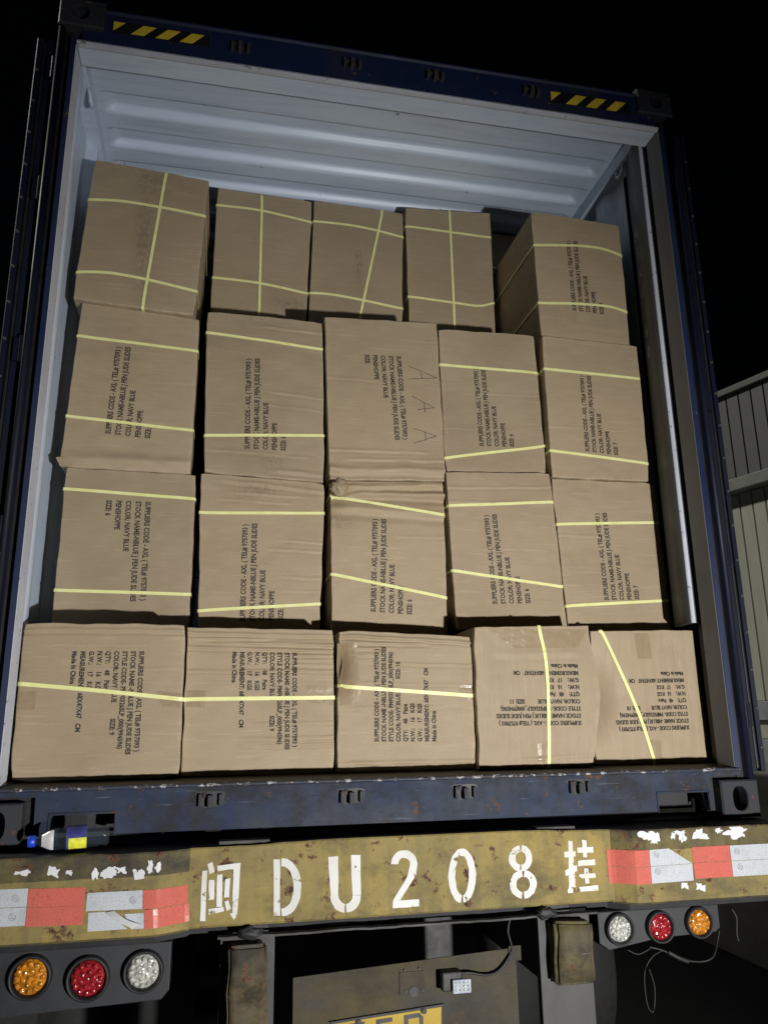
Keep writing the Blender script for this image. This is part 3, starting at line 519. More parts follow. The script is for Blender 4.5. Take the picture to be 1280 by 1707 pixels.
# ------------------------------------------------------------------ cartons
LINES_S = ['SUPPLIERS CODE - AXL ( TEL# 9757093 )', 'STOCK NAME-NBLUE J PEN JUDE SLIDES', 'COLOR: NAVY BLUE', 'PENSHOPPE', 'SIZE: %s']
LINES_L = ['SUPPLIERS CODE - AXL ( TEL# 9757093 )', 'STOCK NAME -NBLUE J PEN JUDE SLIDES', 'STYLE CODE- PMF0326SLP_000(994596)', 'COLOR: NAVY BLUE          SIZE: %s', 'QTY:    48   Pairs', 'N.W.:    16   KGS', 'G.W.:    17   KGS', 'MEASUREMENT: 68X47X47   CM', 'Made in China']
W_S = text_width(LINES_S[0]); W_L = text_width(LINES_L[0])
random.seed(4)
# creases: (v position, depth, width, u0, u1, slant); horizontal folds in the board
CREASE = {
 '1A': [(.955, .005, .010, 0, 1, .0), (.86, .0015, .006, .1, .8, .0), (.70, .0012, .006, .2, 1, .01), (.16, .0012, .008, .3, 1, .0)],
 '1B': [(.955, .007, .009, 0, 1, -.01), (.925, .006, .008, .05, .6, .0), (.895, .007, .010, .3, 1, -.02), (.855, .006, .008, 0, 1, -.015), (.815, .005, .006, .45, 1, -.01), (.78, .004, .006, .7, 1, .0), (.74, .003, .006, .55, 1, 0), (.70, .005, .006, 0, 1, 0), (.34, .0025, .006, .4, 1, .0), (.24, .004, .006, .35, 1, .01), (.19, .003, .008, .45, 1, .01)],
 '1C': [(.955, .007, .010, 0, 1, -.01), (.92, .006, .009, 0, .7, .02), (.885, .005, .008, 0, .4, .04), (.84, .004, .008, 0, .3, .05), (.77, .003, .007, .2, 1, .0), (.62, .0022, .006, 0, 1, 0), (.45, .0035, .007, 0, .8, .02), (.06, .004, .012, 0, 1, .0)],
 '1D': [(.06, .0035, .010, .3, 1, .03), (.80, .002, .02, .1, .9, 0)],
 '1E': [(.03, .003, .01, 0, 1, 0)],
 '2B': [(.955, .004, .010, .1, 1, -.03), (.89, .0025, .006, .2, .9, .0), (.84, .002, .006, .1, .8, .0), (.6, .0022, .006, .6, 1, -.02), (.54, .003, .006, .5, 1, -.02), (.36, .003, .006, .65, 1, -.01), (.27, .0015, .006, .6, 1, 0)],
 '2C': [(.965, .010, .016, 0, 1, .02), (.915, .013, .020, .12, 1, -.02), (.80, .008, .022, .0, 1, -.045), (.63, .0015, .006, .5, 1, 0)],
 '2D': [(.90, .003, .006, .0, 1, .01), (.80, .0025, .006, 0, .9, 0), (.5, .0015, .006, .2, .9, 0)],
 '2E': [(.62, .0015, .006, 0, .6, 0)],
 '3A': [(.055, .011, .03, 0, 1, .015), (.30, .0012, .006, .1, .9, 0)],
 '3B': [(.93, .003, .006, .4, 1, -.01), (.52, .0022, .006, .5, 1, -.03), (.44, .0015, .006, .4, 1, -.02), (.14, .002, .006, .0, .9, .0), (.05, .004, .01, .5, 1, -.02)],
 '3C': [(.60, .0018, .005, 0, .5, -.03), (.88, .0016, .005, .6, 1, -.02), (.17, .003, .006, .0, .9, -.01), (.12, .003, .006, .1, 1, 0), (.06, .010, .018, 0, 1, 0)],
 '3D': [(.55, .0012, .006, .1, 1, 0), (.30, .0012, .005, 0, .7, 0)], '3E': [(.35, .0012, .005, 0, .9, 0)],
 '4A': [(.93, .002, .006, 0, .5, -.01), (.9, .0015, .006, .2, .8, 0)], '4B': [(.17, .0025, .007, .4, 1, -.03), (.13, .002, .007, .4, 1, -.03)],
 '4C': [], '4D': [(.2, .0012, .006, 0, 1, 0)], '4E': [(.12, .0015, .006, 0, 1, -.01)],
}
VFLUTE = {'1D', '1E'}                       # flutes run up the face on the two turned cartons
DEPTH = {'1': .62, '2': .46, '3': .46, '4': .46}
LABEL = {
 '1A': 'brown carton at left end of bottom row, print reading downward, strap dipping right',
 '1B': 'wrinkled brown carton second from left in bottom row, level yellow strap',
 '1C': 'brown carton in middle of bottom row, print reading upward, size ten',
 '1D': 'carton with upside down print, size eleven, and near upright strap in bottom row',
 '1E': 'carton at right end of bottom row with slanting strap over upside down print',
 '2A': 'carton at left end of second row from below, print reading downward',
 '2B': 'creased carton second from left in second row from below, print cut by shadow',
 '2C': 'carton with crushed top and crumpled corner, middle of second row from below',
 '2D': 'carton fourth from left in second row from below, lower strap sloping down',
 '2E': 'carton at right end of second row from below, size seven',
 '3A': 'carton with folded lower edge at left end of third row from below',
 '3B': 'carton with dark stain near its lower edge, second in third row from below',
 '3C': 'unstrapped carton with three handwritten letters A, middle of third row from below',
 '3D': 'carton fourth from left in third row from below, lower strap sloping up',
 '3E': 'carton at right end of third row from below, size seven',
 '4A': 'unprinted carton at left end of top row, standing forward, crossed straps',
 '4B': 'unprinted set back carton second from left in top row, crossed straps',
 '4C': 'unprinted carton in middle of top row with slanting upright strap',
 '4D': 'unprinted carton fourth in top row, upright strap near its middle',
 '4E': 'printed carton at right end of top row, its dark left side showing',
}
GROUP = {'1': 'cartons in the bottom row', '2': 'cartons in the second row', '3': 'cartons in the third row', '4': 'cartons in the top row'}

class Carton:
    def __init__(s, key):
        d = BOX[key]; s.k = key; s.y = d['y']; s.c = [Vector(p) for p in d['c']]; s.d = d; s.seed = hash_(key)
        s.depth = .62 if key == '4E' else DEPTH[key[0]]
    def flat(s, u, v):
        TL, TR, BL, BR = s.c
        return (BL*(1-u) + BR*u)*(1-v) + (TL*(1-u) + TR*u)*v
    def inv(s, p):
        p = Vector(p); u = v = .5
        for _ in range(12):
            f = s.flat(u, v); e = 1e-4; du = (s.flat(u+e, v) - f)/e; dv = (s.flat(u, v+e) - f)/e; r = p - f; det = du.x*dv.y - du.y*dv.x
            u += (r.x*dv.y - r.y*dv.x)/det; v += (du.x*r.y - du.y*r.x)/det
        return u, v
    def off(s, u, v):
        """how far the face stands out (metres) at (u, v)"""
        u = min(1, max(0, u)); v = min(1, max(0, v)); sd = s.seed
        h = .006*(4*u*(1-u))*(4*v*(1-v))*(.25 + .5*noise.noise((sd, 1, 1))) + .0035*noise.noise((u*2.2+sd, v*2.2, 4)) + .0013*noise.noise((u*7+sd, v*11, 9))
        for (cv, dp, wd, u0, u1, slant) in CREASE.get(s.k, ()):
            cc = cv + slant*(u-.5) + .006*noise.noise((u*5+sd, cv*9, 2)); t = (v-cc)/(wd*1.15)
            if abs(t) < 3.2:
                m = min(1, max(0, (u-u0)/.12 + (1 if u0 <= 0 else 0)), max(0, (u1-u)/.12 + (1 if u1 >= 1 else 0)))
                h += 1.12*dp*m*(math.exp(-t*t) - .75*math.exp(-(t+1.7)**2))*(.7 + .5*noise.noise((u*6+sd, cv*30, 1)))
        if s.k in VFLUTE: h += .0011*math.sin(u*62 + 2*noise.noise((u*3, v*1.5, sd)))*min(1, max(0, noise.noise((u*3.1+sd, 2, v))+.35))
        if s.k == '1D': h += .016*max(0, u-.62)/.38*math.sin(math.pi*min(1, max(0, v)))*.9
        if s.k == '1E': h -= .075*math.exp(-(u/.15)**2)*math.exp(-((v-.52)/.24)**2)
        if s.k == '1C': h -= .04*math.exp(-(u/.07)**2)*math.exp(-((v-.74)/.14)**2)
        if s.k == '2C': h -= .03*math.exp(-(u/.12)**2)*math.exp(-((v-.90)/.08)**2)
        return h
    def edge(s, u, v):
        """ragged outline: in-plane wobble that fades away from the rim"""
        m = max(math.exp(-min(u, 1-u)/.05), math.exp(-min(v, 1-v)/.05)); sd = s.seed
        dx = .0036*noise.noise((u*3, v*6+sd, 11))*m; dz = .0032*noise.noise((u*6+sd, v*3, 13))*m
        if s.k == '1D' and u > .7: dx += .026*math.sin(math.pi*v)**2*(u-.7)/.3 - .006*(u-.7)/.3
        if s.k == '1C' and u < .12: dx += .021*math.exp(-((v-.76)/.15)**2)*(1-u/.12)
        for cu, cv in ((0, 0), (1, 0), (0, 1), (1, 1)):        # dinged corners
            q = math.hypot(u-cu, v-cv)
            if q < .09:
                a = (1-q/.09)*0.006*(.4+noise.noise((cu*5+sd, cv*7, 3))); dx += (1-2*cu)*a; dz += (1-2*cv)*a
        return dx, dz
    def pt(s, u, v, lift=0.0):
        f = s.flat(u, v); dx, dz = s.edge(u, v); r = .0035
        wd = max(.1, s.c[1].x - s.c[0].x); ht = max(.1, s.c[0].y - s.c[2].y); y = s.y - s.off(u, v)
        for q in (u*wd, (1-u)*wd, v*ht, (1-v)*ht):
            if q < r: q = max(q, 0); y += r - math.sqrt(max(0, r*r - (r-q)**2))
        return Vector((f.x + dx, y - lift, f.y + dz))
    def at(s, p, lift=0.0):
        u, v = s.inv(p); q = s.pt(min(1, max(0, u)), min(1, max(0, v)), lift); return Vector((p[0], q.y, p[1]))

def hash_(k): return (ord(k[0])*13 + ord(k[1])*7) % 91 + .37
def ribbon(name, path, normals, width, parent, mat='strap', th=.0011):
    V, F = [], []; n = len(path)
    for i, (p, N) in enumerate(zip(path, normals)):
        t = (path[min(i+1, n-1)] - path[max(i-1, 0)]).normalized(); W = t.cross(N).normalized()*width/2; N2 = N.normalized()*th
        V += [p - W, p + W, p + W + N2, p - W + N2]
    for i in range(n-1):
        a, b = 4*i, 4*i+4
        for k in range(4): F.append((a+k, a+(k+1) % 4, b+(k+1) % 4, b+k))
    F += [(0, 1, 2, 3), (4*n-1, 4*n-2, 4*n-3, 4*n-4)]
    return raw(name, V, F, mat, parent)
def cr(pts, t):
    """Catmull-Rom through 2-D points"""
    n = len(pts) - 1; x = min(max(t*n, 0), n-1e-6); i = int(x); f = x - i
    P = [Vector(pts[max(i-1, 0)]), Vector(pts[i]), Vector(pts[i+1]), Vector(pts[min(i+2, n)])]
    return .5*((2*P[1]) + (P[2]-P[0])*f + (2*P[0]-5*P[1]+4*P[2]-P[3])*f*f + (3*P[1]-P[0]-3*P[2]+P[3])*f**3)

def make_carton(key):
    B = Carton(key); NU, NV = (110, 90) if key in VFLUTE else (60, 72) if key[0] in '49' else (60, 150)
    # denser rows near the rim for the rounded edge
    def ps(n): 
        a = [0, .002, .005, .010]; return a + [.010 + (1-.020)*i/(n-8) for i in range(1, n-8)] + [1-q for q in a[::-1]]
    us, vs_ = ps(NU), ps(NV); NU, NV = len(us), len(vs_)
    V = [B.pt(u, v) for v in vs_ for u in us]; F = []
    for j in range(NV-1):
        for i in range(NU-1): F.append((j*NU+i, j*NU+i+1, (j+1)*NU+i+1, (j+1)*NU+i))
    rim = [i for i in range(NU)] + [(j+1)*NU-1 for j in range(1, NV)] + [(NV-1)*NU+i for i in range(NU-2, -1, -1)] + [j*NU for j in range(NV-2, 0, -1)]
    prev = rim
    for st in (.03, .2, .5, 1.0):
        cur = []
        for r in rim:
            p = V[r]; q = Vector((p.x, B.y + B.depth*st, p.z)); wob = .002*noise.noise((p.x*9, st*3, p.z*9)); q.x += wob; cur.append(len(V)); V.append(q)
        n = len(rim)
        for k in range(n): F.append((prev[(k+1) % n], prev[k], cur[k], cur[(k+1) % n]))
        prev = cur
    F.append(tuple(prev[::-1]))
    me = bpy.data.meshes.new('carton'); org = Vector((B.flat(.5, 0).x, B.y + B.depth/2, B.flat(.5, 0).y))
    me.from_pydata([tuple(v - org) for v in V], [], F); me.update()
    for p in me.polygons[:-1]: p.use_smooth = True
    at = me.attributes.new('stain', 'FLOAT', 'POINT'); vals = [0.0]*len(V)
    for (sx, sz, rx, rz) in B.d.get('stain', ()):
        for i, v in enumerate(V):
            vals[i] = max(vals[i], 1.2*math.exp(-((v.x-sx)/rx)**2 - ((v.z-sz)/rz)**2))
    at.data.foreach_set('value', vals)
    rv = me.attributes.new('rim', 'FLOAT', 'POINT'); rvals = [.6]*len(V)
    for j, v in enumerate(vs_):
        for i, u in enumerate(us): rvals[j*NU+i] = math.exp(-min(u, 1-u, v*1.2, (1-v)*1.2)*.47/.007)
    rv.data.foreach_set('value', rvals)
    me.materials.append(MAT['card_v' if key in VFLUTE else 'card'])
    o = bpy.data.objects.new('carton', me); C.objects.link(o); o.location = org; tag(o, LABEL[key], 'box', GROUP[key[0]])
    def child(c): c.location = -org; c.parent = o; return c
    # straps, pulled tight round the carton
    for si, s in enumerate(B.d['s']):
        a, b = Vector(s[0]), Vector(s[-1]); vert = abs(b.y-a.y) > abs(b.x-a.x)*1.2
        ua = B.inv(s[0]); ub = B.inv(s[-1])
        path, nor = [], []; n = 40; lift = .0012 + .0016*(si == 2)
        for i in range(n+1):
            q = cr(s, i/n); u, v = B.inv(q)
            if not vert:
                if i == 0: u = 0
                if i == n: u = 1
            else:
                if i == 0: v = 1
                if i == n: v = 0
            u, v = min(1, max(0, u)), min(1, max(0, v)); f = B.pt(u, v, lift); e = .006
            if (not vert and .02 < u < .98) or (vert and .02 < v < .98): f.y = min(f.y, B.y - B.off(u, v) - lift)
            path.append(f); nor.append(Vector((0, -1, 0)))
        # pull slack creases: strap bridges hollows
        ysm = [p.y for p in path]
        for i in range(3, n-2): path[i].y = min(ysm[i], min(sum(ysm[i-2:i+3])/5, .5*(ysm[i-3]+ysm[i+3])))
        def wrap(end, nx):
            out, no = [], []
            for q in (.0, .012, .05, .14, .3, B.depth-.02):
                p = end.copy(); p.y = B.y + .002 + q if q else B.y + .003
                if vert: p.z = end.z + nx*.0022; no.append(Vector((0, 0, nx)))
                else: p.x = end.x + nx*.0022; p.z = end.z; no.append(Vector((nx, 0, 0)))
                out.append(p)
            return out, no
        s0, n0 = wrap(path[0], 1 if vert else -1); s1, n1 = wrap(path[-1], -1 if vert else 1)
        path[0].y = B.y + .0005; path[-1].y = B.y + .0005
        if vert: nor[0] = Vector((0, -1, 1)); nor[-1] = Vector((0, -1, -1))
        else: nor[0] = Vector((-1, -1, 0)); nor[-1] = Vector((1, -1, 0))
        child(ribbon('strap', s0[::-1] + path + s1, n0[::-1] + nor + n1, .0112 if key[0] != '1' else .0122, None))
    # printing
    if 't' in B.d:
        kind, p0, p1, pl, sz = B.d['t']; lines = LINES_S if kind == 'S' else LINES_L; w0 = W_S if kind == 'S' else W_L
        lines = [l % sz if '%s' in l else l for l in lines]
        p0, p1, pl = Vector(p0), Vector(p1), Vector(pl); D = (p1-p0); Ln = D.length; D = D/Ln; G = (pl-p0)/(len(lines)-1)
        up_ = Vector((-D.y, D.x)); gap = abs(G.dot(up_)); h = gap*(.56 if kind == 'S' else .60); xs_ = Ln/(w0*h)
        V2, F2 = text_mesh([(l, 0, 0, xs_, h) for l in lines[:1]])
        V2, F2 = [], []
        for i, l in enumerate(lines):
            o2 = p0 + G*i; v, f = text_mesh([(l, 0, 0, xs_, h)]); b0 = len(V2)
            V2 += [o2 + D*q[0] + up_*q[1] for q in v]; F2 += [tuple(k+b0 for k in q) for q in f]
        child(raw('printed_text', [B.at(q, .0018 if key[0] == '1' else .0011) for q in V2], F2, 'ink'))
    for t in B.d.get('tape', ()):
        V2, F2 = [], []; n = 14
        c4 = [Vector(q) for q in t]
        for j in range(n+1):
            for i in range(n+1):
                a, b_ = i/n, j/n; q = (c4[0]*(1-a)+c4[1]*a)*(1-b_) + (c4[3]*(1-a)+c4[2]*a)*b_
                q = q + Vector((.0012*noise.noise((i*.7, j*.7, B.seed)), .0012*noise.noise((j*.7, i*.7, B.seed))))
                V2.append(B.at(q, .0004 + .0006*abs(noise.noise((a*5, b_*5, B.seed)))))
        for j in range(n):
            for i in range(n): F2.append((j*(n+1)+i, j*(n+1)+i+1, (j+1)*(n+1)+i+1, (j+1)*(n+1)+i))
        child(raw('packing_tape', V2, F2, 'tape', None, True))
    if key == '3C':
        for a in MARKS:
            V2, F2 = [], []
            for l in a:
                for p, q in zip(l, l[1:]):
                    p, q = Vector(p), Vector(q); n = 10; wd = Vector((-(q-p).y, (q-p).x)).normalized()*.0011
                    for i in range(n+1):
                        m_ = p + (q-p)*i/n + Vector((noise.noise((i*.5, p.x*9, 1)), noise.noise((i*.5, p.y*9, 2))))*.0015; V2 += [m_-wd, m_+wd]
                    b0 = len(V2) - 2*(n+1); F2 += [(b0+2*i, b0+2*i+1, b0+2*i+3, b0+2*i+2) for i in range(n)]
            child(raw('handwritten_mark', [B.at(q, .0009) for q in V2], F2, 'ink'))
    if key == '3A':      # loose bottom fold sticking out at the left corner
        c = B.c[2]; b_ = bm_new()
        prism(b_, [(c.x-.012, c.y+.030), (c.x+.006, c.y-.004), (c.x+.05, c.y+.006), (c.x+.02, c.y+.034)], 'y', B.y-.012, B.y-.008); child(obj('torn_flap', b_, 'card'))
    if key == '2C':      # crumpled corner wrapped in tape
        b_ = bm_new(); bmesh.ops.create_icosphere(b_, subdivisions=3, radius=1)
        for v in b_.verts:
            n_ = v.co.normalized(); k = 1.08 + .42*noise.noise(n_*1.8) - .55*abs(noise.noise(n_*3.4 + Vector((3, 1, 0))))
            v.co = Vector((-.160 + n_.x*.036*k, B.y - .006 + n_.y*.020*k, 1.186 + n_.z*.034*k))
        child(obj('crumpled_corner', b_, 'card', None, True))
    return o
for key in BOX: make_carton(key)
BOX['9X'] = {'y': .985, 'c': [[.66, 2.832], [1.10, 2.825], [.66, 1.90], [1.10, 1.90]], 's': [[[.66, 2.62], [1.10, 2.62]]]}
LABEL['9X'] = 'dark carton behind the top row, glimpsed between its two right cartons'; GROUP['9'] = 'cartons behind the top row'; DEPTH['9'] = .46
make_carton('9X')

# ------------------------------------------------------------------ semi-trailer under the container
tr = thing('semi_trailer', 'battered yellow semi-trailer tail with painted number and reflective strips', 'trailer', (XM, 4, -ZC))
def tp(o): o.location = (o.location.x - XM, o.location.y - 4, o.location.z + ZC); o.parent = tr; return o
YB, YO = -.11, -.15
FL, SL_, SR, FR = -.722, -.642, .602, .655        # folds in the beam: outer parts stand prouder than the middle
def beam_y(x):
    if x < FL or x > FR: return YO
    if x < SL_: return YO + (YB-YO)*(x-FL)/(SL_-FL)
    if x > SR: return YB + (YO-YB)*(x-SR)/(FR-SR)
    return YB
def beam_surf(x, z):
    y = beam_y(x); zt = min(-.0015, ztop(x)) if y < YB-.005 else min(.004, ztop(x)); zb = -.200 if SL_ < x < SR else -.205
    t = min(1, max(0, (z - zt + .004)/(zb - zt + .004)))
    return y + .0022*noise.noise((x*5, 0, 2))*math.sin(math.pi*t) + .0016*noise.noise((x*9, z*9, 8))
V, F = [], []
xs = sorted(set([-1.25 + 2.46*i/220 for i in range(221)] + [FL, SL_, SR, FR]))
ztop = lambda x: (-.004 + .010*math.exp(-((x-.02)/.42)**4)*(SL_ < x < SR) + .0018*noise.noise((x*14, 1, 5)) + .0012*noise.noise((x*50, 2, 5)))
prof_n = 0
for x in xs:
    y = beam_y(x); zt = min(-.0015, ztop(x)) if y < YB-.005 else min(.004, ztop(x)); w1 = .0022*noise.noise((x*5, 0, 2)); inm = SL_ < x < SR
    zb = -.200 if inm else -.205
    pr = [(.02, zt-.010 if zt > -.0015 else zt-.002), (y+.010, zt-.0015), (y+.003, zt), (y, zt-.004)]
    for k in range(1, 12): 
        z = zt-.004 + (zb - zt + .004)*k/11; pr.append((y + w1*math.sin(math.pi*k/11) + .0016*noise.noise((x*9, z*9, 8)), z))
    pr += [(y+.006, zb-.006), (y+.05, zb-.010), (y+.055, zb-.03), (.02, zb-.03)]
    prof_n = len(pr); V += [(x, p[0], p[1]) for p in pr]
for i in range(len(xs)-1):
    for k in range(prof_n): F.append((i*prof_n+k, (i+1)*prof_n+k, (i+1)*prof_n+(k+1) % prof_n, i*prof_n+(k+1) % prof_n))
F += [tuple(range(prof_n)), tuple(range((len(xs)-1)*prof_n, len(xs)*prof_n))[::-1]]
beam = raw('rear_beam', V, F, 'yellow'); tp(beam); beam.data.materials.append(MAT['grime']); beam.data.materials.append(MAT['black'])
for p in beam.data.polygons:
    k = p.index % prof_n; x = p.center[0] + 0
    if k in (0, 1): p.material_index = 2
    elif k >= 15: p.material_index = 2
    elif (x < SL_ or x > SR) and (k < 6 or k > 13): p.material_index = 1
def bp_(o): o.parent = beam; o.location = (0, 0, 0); return o
# lower lip: thin bent flange under the middle
V, F = [], []
for i in range(91):
    x = -.56 + 1.10*i/90; w1 = .003*noise.noise((x*7, 3, 1)) + .0015*noise.noise((x*31, 3, 1))
    for (yy, zz) in ((YB+.012, -.228+w1), (YB-.004, -.230+w1), (YB-.005, -.235+w1), (YB+.012, -.234+w1)): V.append((x, yy, zz))
for i in range(90):
    for k in range(4): F.append((4*i+k, 4*i+4+k, 4*i+4+(k+1) % 4, 4*i+(k+1) % 4))
bp_(raw('bent_flange', V, F, 'steel'))
# sprayed number, each stroke of the stencil following the dented face
for name, polys in STENCIL:
    b = bm_new()
    for pi, pl in enumerate(polys):
        ring = [b.verts.new((p[0], pi, p[1])) for p in pl]; k = len(ring)
        if k > 10 and k % 2 == 0:
            for i in range(k//2-1): b.faces.new([ring[i], ring[i+1], ring[k-2-i], ring[k-1-i]])
        else: b.faces.new(ring)
    bmesh.ops.triangulate(b, faces=b.faces[:]); bmesh.ops.subdivide_edges(b, edges=b.edges[:], cuts=3, use_grid_fill=True)
    for v in b.verts:
        lv = v.co.y; v.co.x += .0016*noise.noise((v.co.x*60, v.co.z*60, 1)); v.co.z += .0016*noise.noise((v.co.x*60, v.co.z*60, 8)); v.co.y = beam_surf(v.co.x, v.co.z) - .0010 - .00025*lv
    bp_(obj('stencilled_character', b, 'stencil'))
# reflective strips; outlines in (x, z), bent with the beam
def strip(pts, mat, lift=.0012, name='reflective_strip', n=10):
    c4 = [Vector(q) for q in pts]; V2, F2 = [], []
    for j in range(4):
        for i in range(n+1):
            a, b_ = i/n, j/3.0; q = (c4[0]*(1-a)+c4[1]*a)*(1-b_) + (c4[3]*(1-a)+c4[2]*a)*b_
            V2.append((q.x, beam_surf(q.x, q.y) - lift - .0012*abs(noise.noise((q.x*30, q.y*30, 4))), q.y))
    for j in range(3):
        for i in range(n): F2.append((j*(n+1)+i, j*(n+1)+i+1, (j+1)*(n+1)+i+1, (j+1)*(n+1)+i))
    return bp_(raw(name, V2, F2, mat))
def two(xa, xb, za, zb, mat, ta=0, tb=0):
    m_ = (za+zb)/2
    strip([(xa, za), (xb, za+ta), (xb, m_+.0006+ta), (xa, m_+.0006)], mat); strip([(xa, m_-.0006), (xb, m_-.0006+tb), (xb, zb+tb), (xa, zb)], mat)
two(.586, .705, -.060, -.154, 'red_ref', -.001, -.001)
strip([(.706, -.061), (.770, -.059), (.843, -.104), (.706, -.1065)], 'white_ref'); strip([(.706, -.1075), (.843, -.105), (.843, -.152), (.706, -.154)], 'white_ref')
two(.848, .977, -.059, -.148, 'red_ref'); two(.978, 1.13, -.060, -.148, 'white_ref')
two(-1.19, -1.041, -.074, -.161, 'white_ref', -.002, -.002); two(-1.040, -.902, -.077, -.166, 'red_ref', -.004, -.003)
strip([(-.896, -.095), (-.758, -.095), (-.756, -.140), (-.897, -.138)], 'white_ref'); strip([(-.757, -.095), (-.645, -.095), (-.643, -.140), (-.755, -.141)], 'red_ref')
strip([(-.890, -.142), (-.845, -.142), (-.790, -.186), (-.889, -.186)], 'white_ref'); strip([(-.80, -.150), (-.752, -.150), (-.749, -.187), (-.782, -.187)], 'white_ref'); strip([(-.751, -.143), (-.639, -.141), (-.636, -.186), (-.748, -.189)], 'red_ref')
V2 = []; F2 = []
for i in range(9):                                                   # curled, torn tongue of reflective film
    t = i/8; V2 += [(-.848 + .07*t, YO - .004 - .014*math.sin(math.pi*t), -.143 - .042*t), (-.826 + .07*t, YO - .006 - .022*math.sin(math.pi*t), -.140 - .036*t)]
F2 = [(2*i, 2*i+1, 2*i+3, 2*i+2) for i in range(8)]; bp_(raw('torn_film', V2, F2, 'peel', None, True))
# scraps of old film still stuck above the strips
random.seed(11)
def scrap(x, z, rx, rz):
    rx *= 1.25; rz *= 1.2
    n = 44; b = bm_new(); ring = []; sd = random.random()*20
    for k in range(n):
        a = 2*math.pi*k/n; q = .66 + .7*noise.noise((math.cos(a)*1.3 + sd, math.sin(a)*1.3, 1)) + .26*noise.noise((math.cos(a)*4 + sd, math.sin(a)*4, 5)); q = max(.12, q)
        px = x + rx*q*math.copysign(abs(math.cos(a))**.7, math.cos(a)); pz = min(-.0065, z + rz*q*math.copysign(abs(math.sin(a))**.7, math.sin(a))); ring.append(b.verts.new((px, beam_surf(px, pz) - .0011, pz)))
    bmesh.ops.triangulate(b, faces=[b.faces.new(ring)]); bp_(obj('film_scrap', b, 'peel'))
for x, z, rx, rz in ((.700, -.018, .030, .014), (.725, -.026, .022, .018), (.790, -.024, .010, .013), (.815, -.016, .022, .008), (.820, -.030, .012, .013), (.878, -.015, .016, .007), (.880, -.028, .030, .010), (.945, -.015, .012, .008), (1.005, -.022, .040, .020), (.812, -.166, .014, .009), (.862, -.172, .018, .010),
    (-1.06, -.038, .020, .007), (-.985, -.040, .016, .012), (-.945, -.044, .010, .006), (-.88, -.052, .009, .016), (-.845, -.050, .022, .014), (-.815, -.044, .012, .009), (-.772, -.056, .013, .015), (-.742, -.040, .008, .018), (-.722, -.040, .010, .012)): scrap(x, z, rx, rz)

for cx, cz in ((-1.068, -.098), (-1.072, -.141), (-.780, -.118), (.728, -.074), (.728, -.122), (1.000, -.078), (1.005, -.122)):   # small round approval mark printed on the white film
    V2, F2 = [], []
    for k in range(20):
        a = 2*math.pi*k/20
        for q in (.0088, .0078): V2.append((cx + q*math.cos(a), beam_surf(cx, cz) - .0034, cz + q*math.sin(a)))
    F2 = [(2*k, 2*k+1, (2*k+3) % 40, (2*k+2) % 40) for k in range(20)]
    bb = len(V2)
    for j in range(3): V2 += [(cx-.0045, beam_surf(cx, cz) - .0034, cz+.0035-j*.0035), (cx+.0045, beam_surf(cx, cz) - .0034, cz+.0035-j*.0035), (cx+.0045, beam_surf(cx, cz) - .0034, cz+.0024-j*.0035), (cx-.0045, beam_surf(cx, cz) - .0034, cz+.0024-j*.0035)]; F2.append((bb+4*j, bb+4*j+1, bb+4*j+2, bb+4*j+3))
    bp_(raw('approval_mark', V2, F2, 'ghost'))
# lamp clusters
def cluster(x0, x1, z0, z1, lamps, cut, y=-.118):
    r = .012; pts = [(x0, z1), (x1, z1)]
    pts += [(x1, z0 + cut[1]), (x1-.018, z0 + cut[1] - .012), (x0+.02 + (x1-x0)*.42, z0 + cut[1]*.6), (x0+.03, z0), (x0, z0+.02)] if cut[2] else [(x1, z0+.022), (x1-.02, z0), (x0+.16, z0 - .008), (x0, z0 - .022)]
    b = bm_new(); prism(b, pts, 'y', y+.028, -.005); h = tp(obj('lamp_housing', b, 'housing', None, False, .003))
    for (lx, lz, rr, mat) in lamps:
        b = bm_new(); n = 32; rings = []
        for (q, yy) in ((rr*1.34, y+.029), (rr*1.34, y+.016), (rr*1.27, y+.008), (rr*1.16, y+.008), (rr*1.08, y+.016), (rr*1.05, y+.03)):
            rings.append([b.verts.new((lx + q*math.cos(2*math.pi*k/n), yy, lz + q*math.sin(2*math.pi*k/n))) for k in range(n)])
        for a, c in zip(rings, rings[1:]):
            for k in range(n): b.faces.new([a[k], a[(k+1) % n], c[(k+1) % n], c[k]])
        rim = obj('lamp_rim', b, 'rubber', None, True); rim.parent = h; rim.location = (0, 0, 0)
        # lens of small domes behind a shallow cover
        b = bm_new(); rings = [[b.verts.new((lx + q*math.cos(2*math.pi*k/n), yy, lz + q*math.sin(2*math.pi*k/n))) for k in range(n)] for (q, yy) in ((rr*1.05, y+.024), (rr*.97, y+.016), (rr*.6, y+.013), (rr*.2, y+.012))]
        for a, c in zip(rings, rings[1:]):
            for k in range(n): b.faces.new([a[k], a[(k+1) % n], c[(k+1) % n], c[k]])
        b.faces.new(rings[-1])
        spots = [(0, 0)] + [(.40*math.cos(k*math.pi/3+.3), .40*math.sin(k*math.pi/3+.3)) for k in range(6)] + [(.79*math.cos(k*math.pi/6), .79*math.sin(k*math.pi/6)) for k in range(12)]
        for (sx, sz) in spots:
            s2 = bmesh.ops.create_uvsphere(b, u_segments=10, v_segments=6, radius=rr*.165)
            for v in s2['verts']: v.co = Vector((lx + sx*rr + v.co.x, y + .0125 + v.co.y*.5, lz + sz*rr + v.co.z))
        le = obj('lamp_lens', b, mat, None, True); le.parent = h; le.location = (0, 0, 0)
        le['label'] = {'amber': 'amber round lamp lens', 'red': 'red round lamp lens', 'clear': 'white round lamp lens'}[mat]
    return h
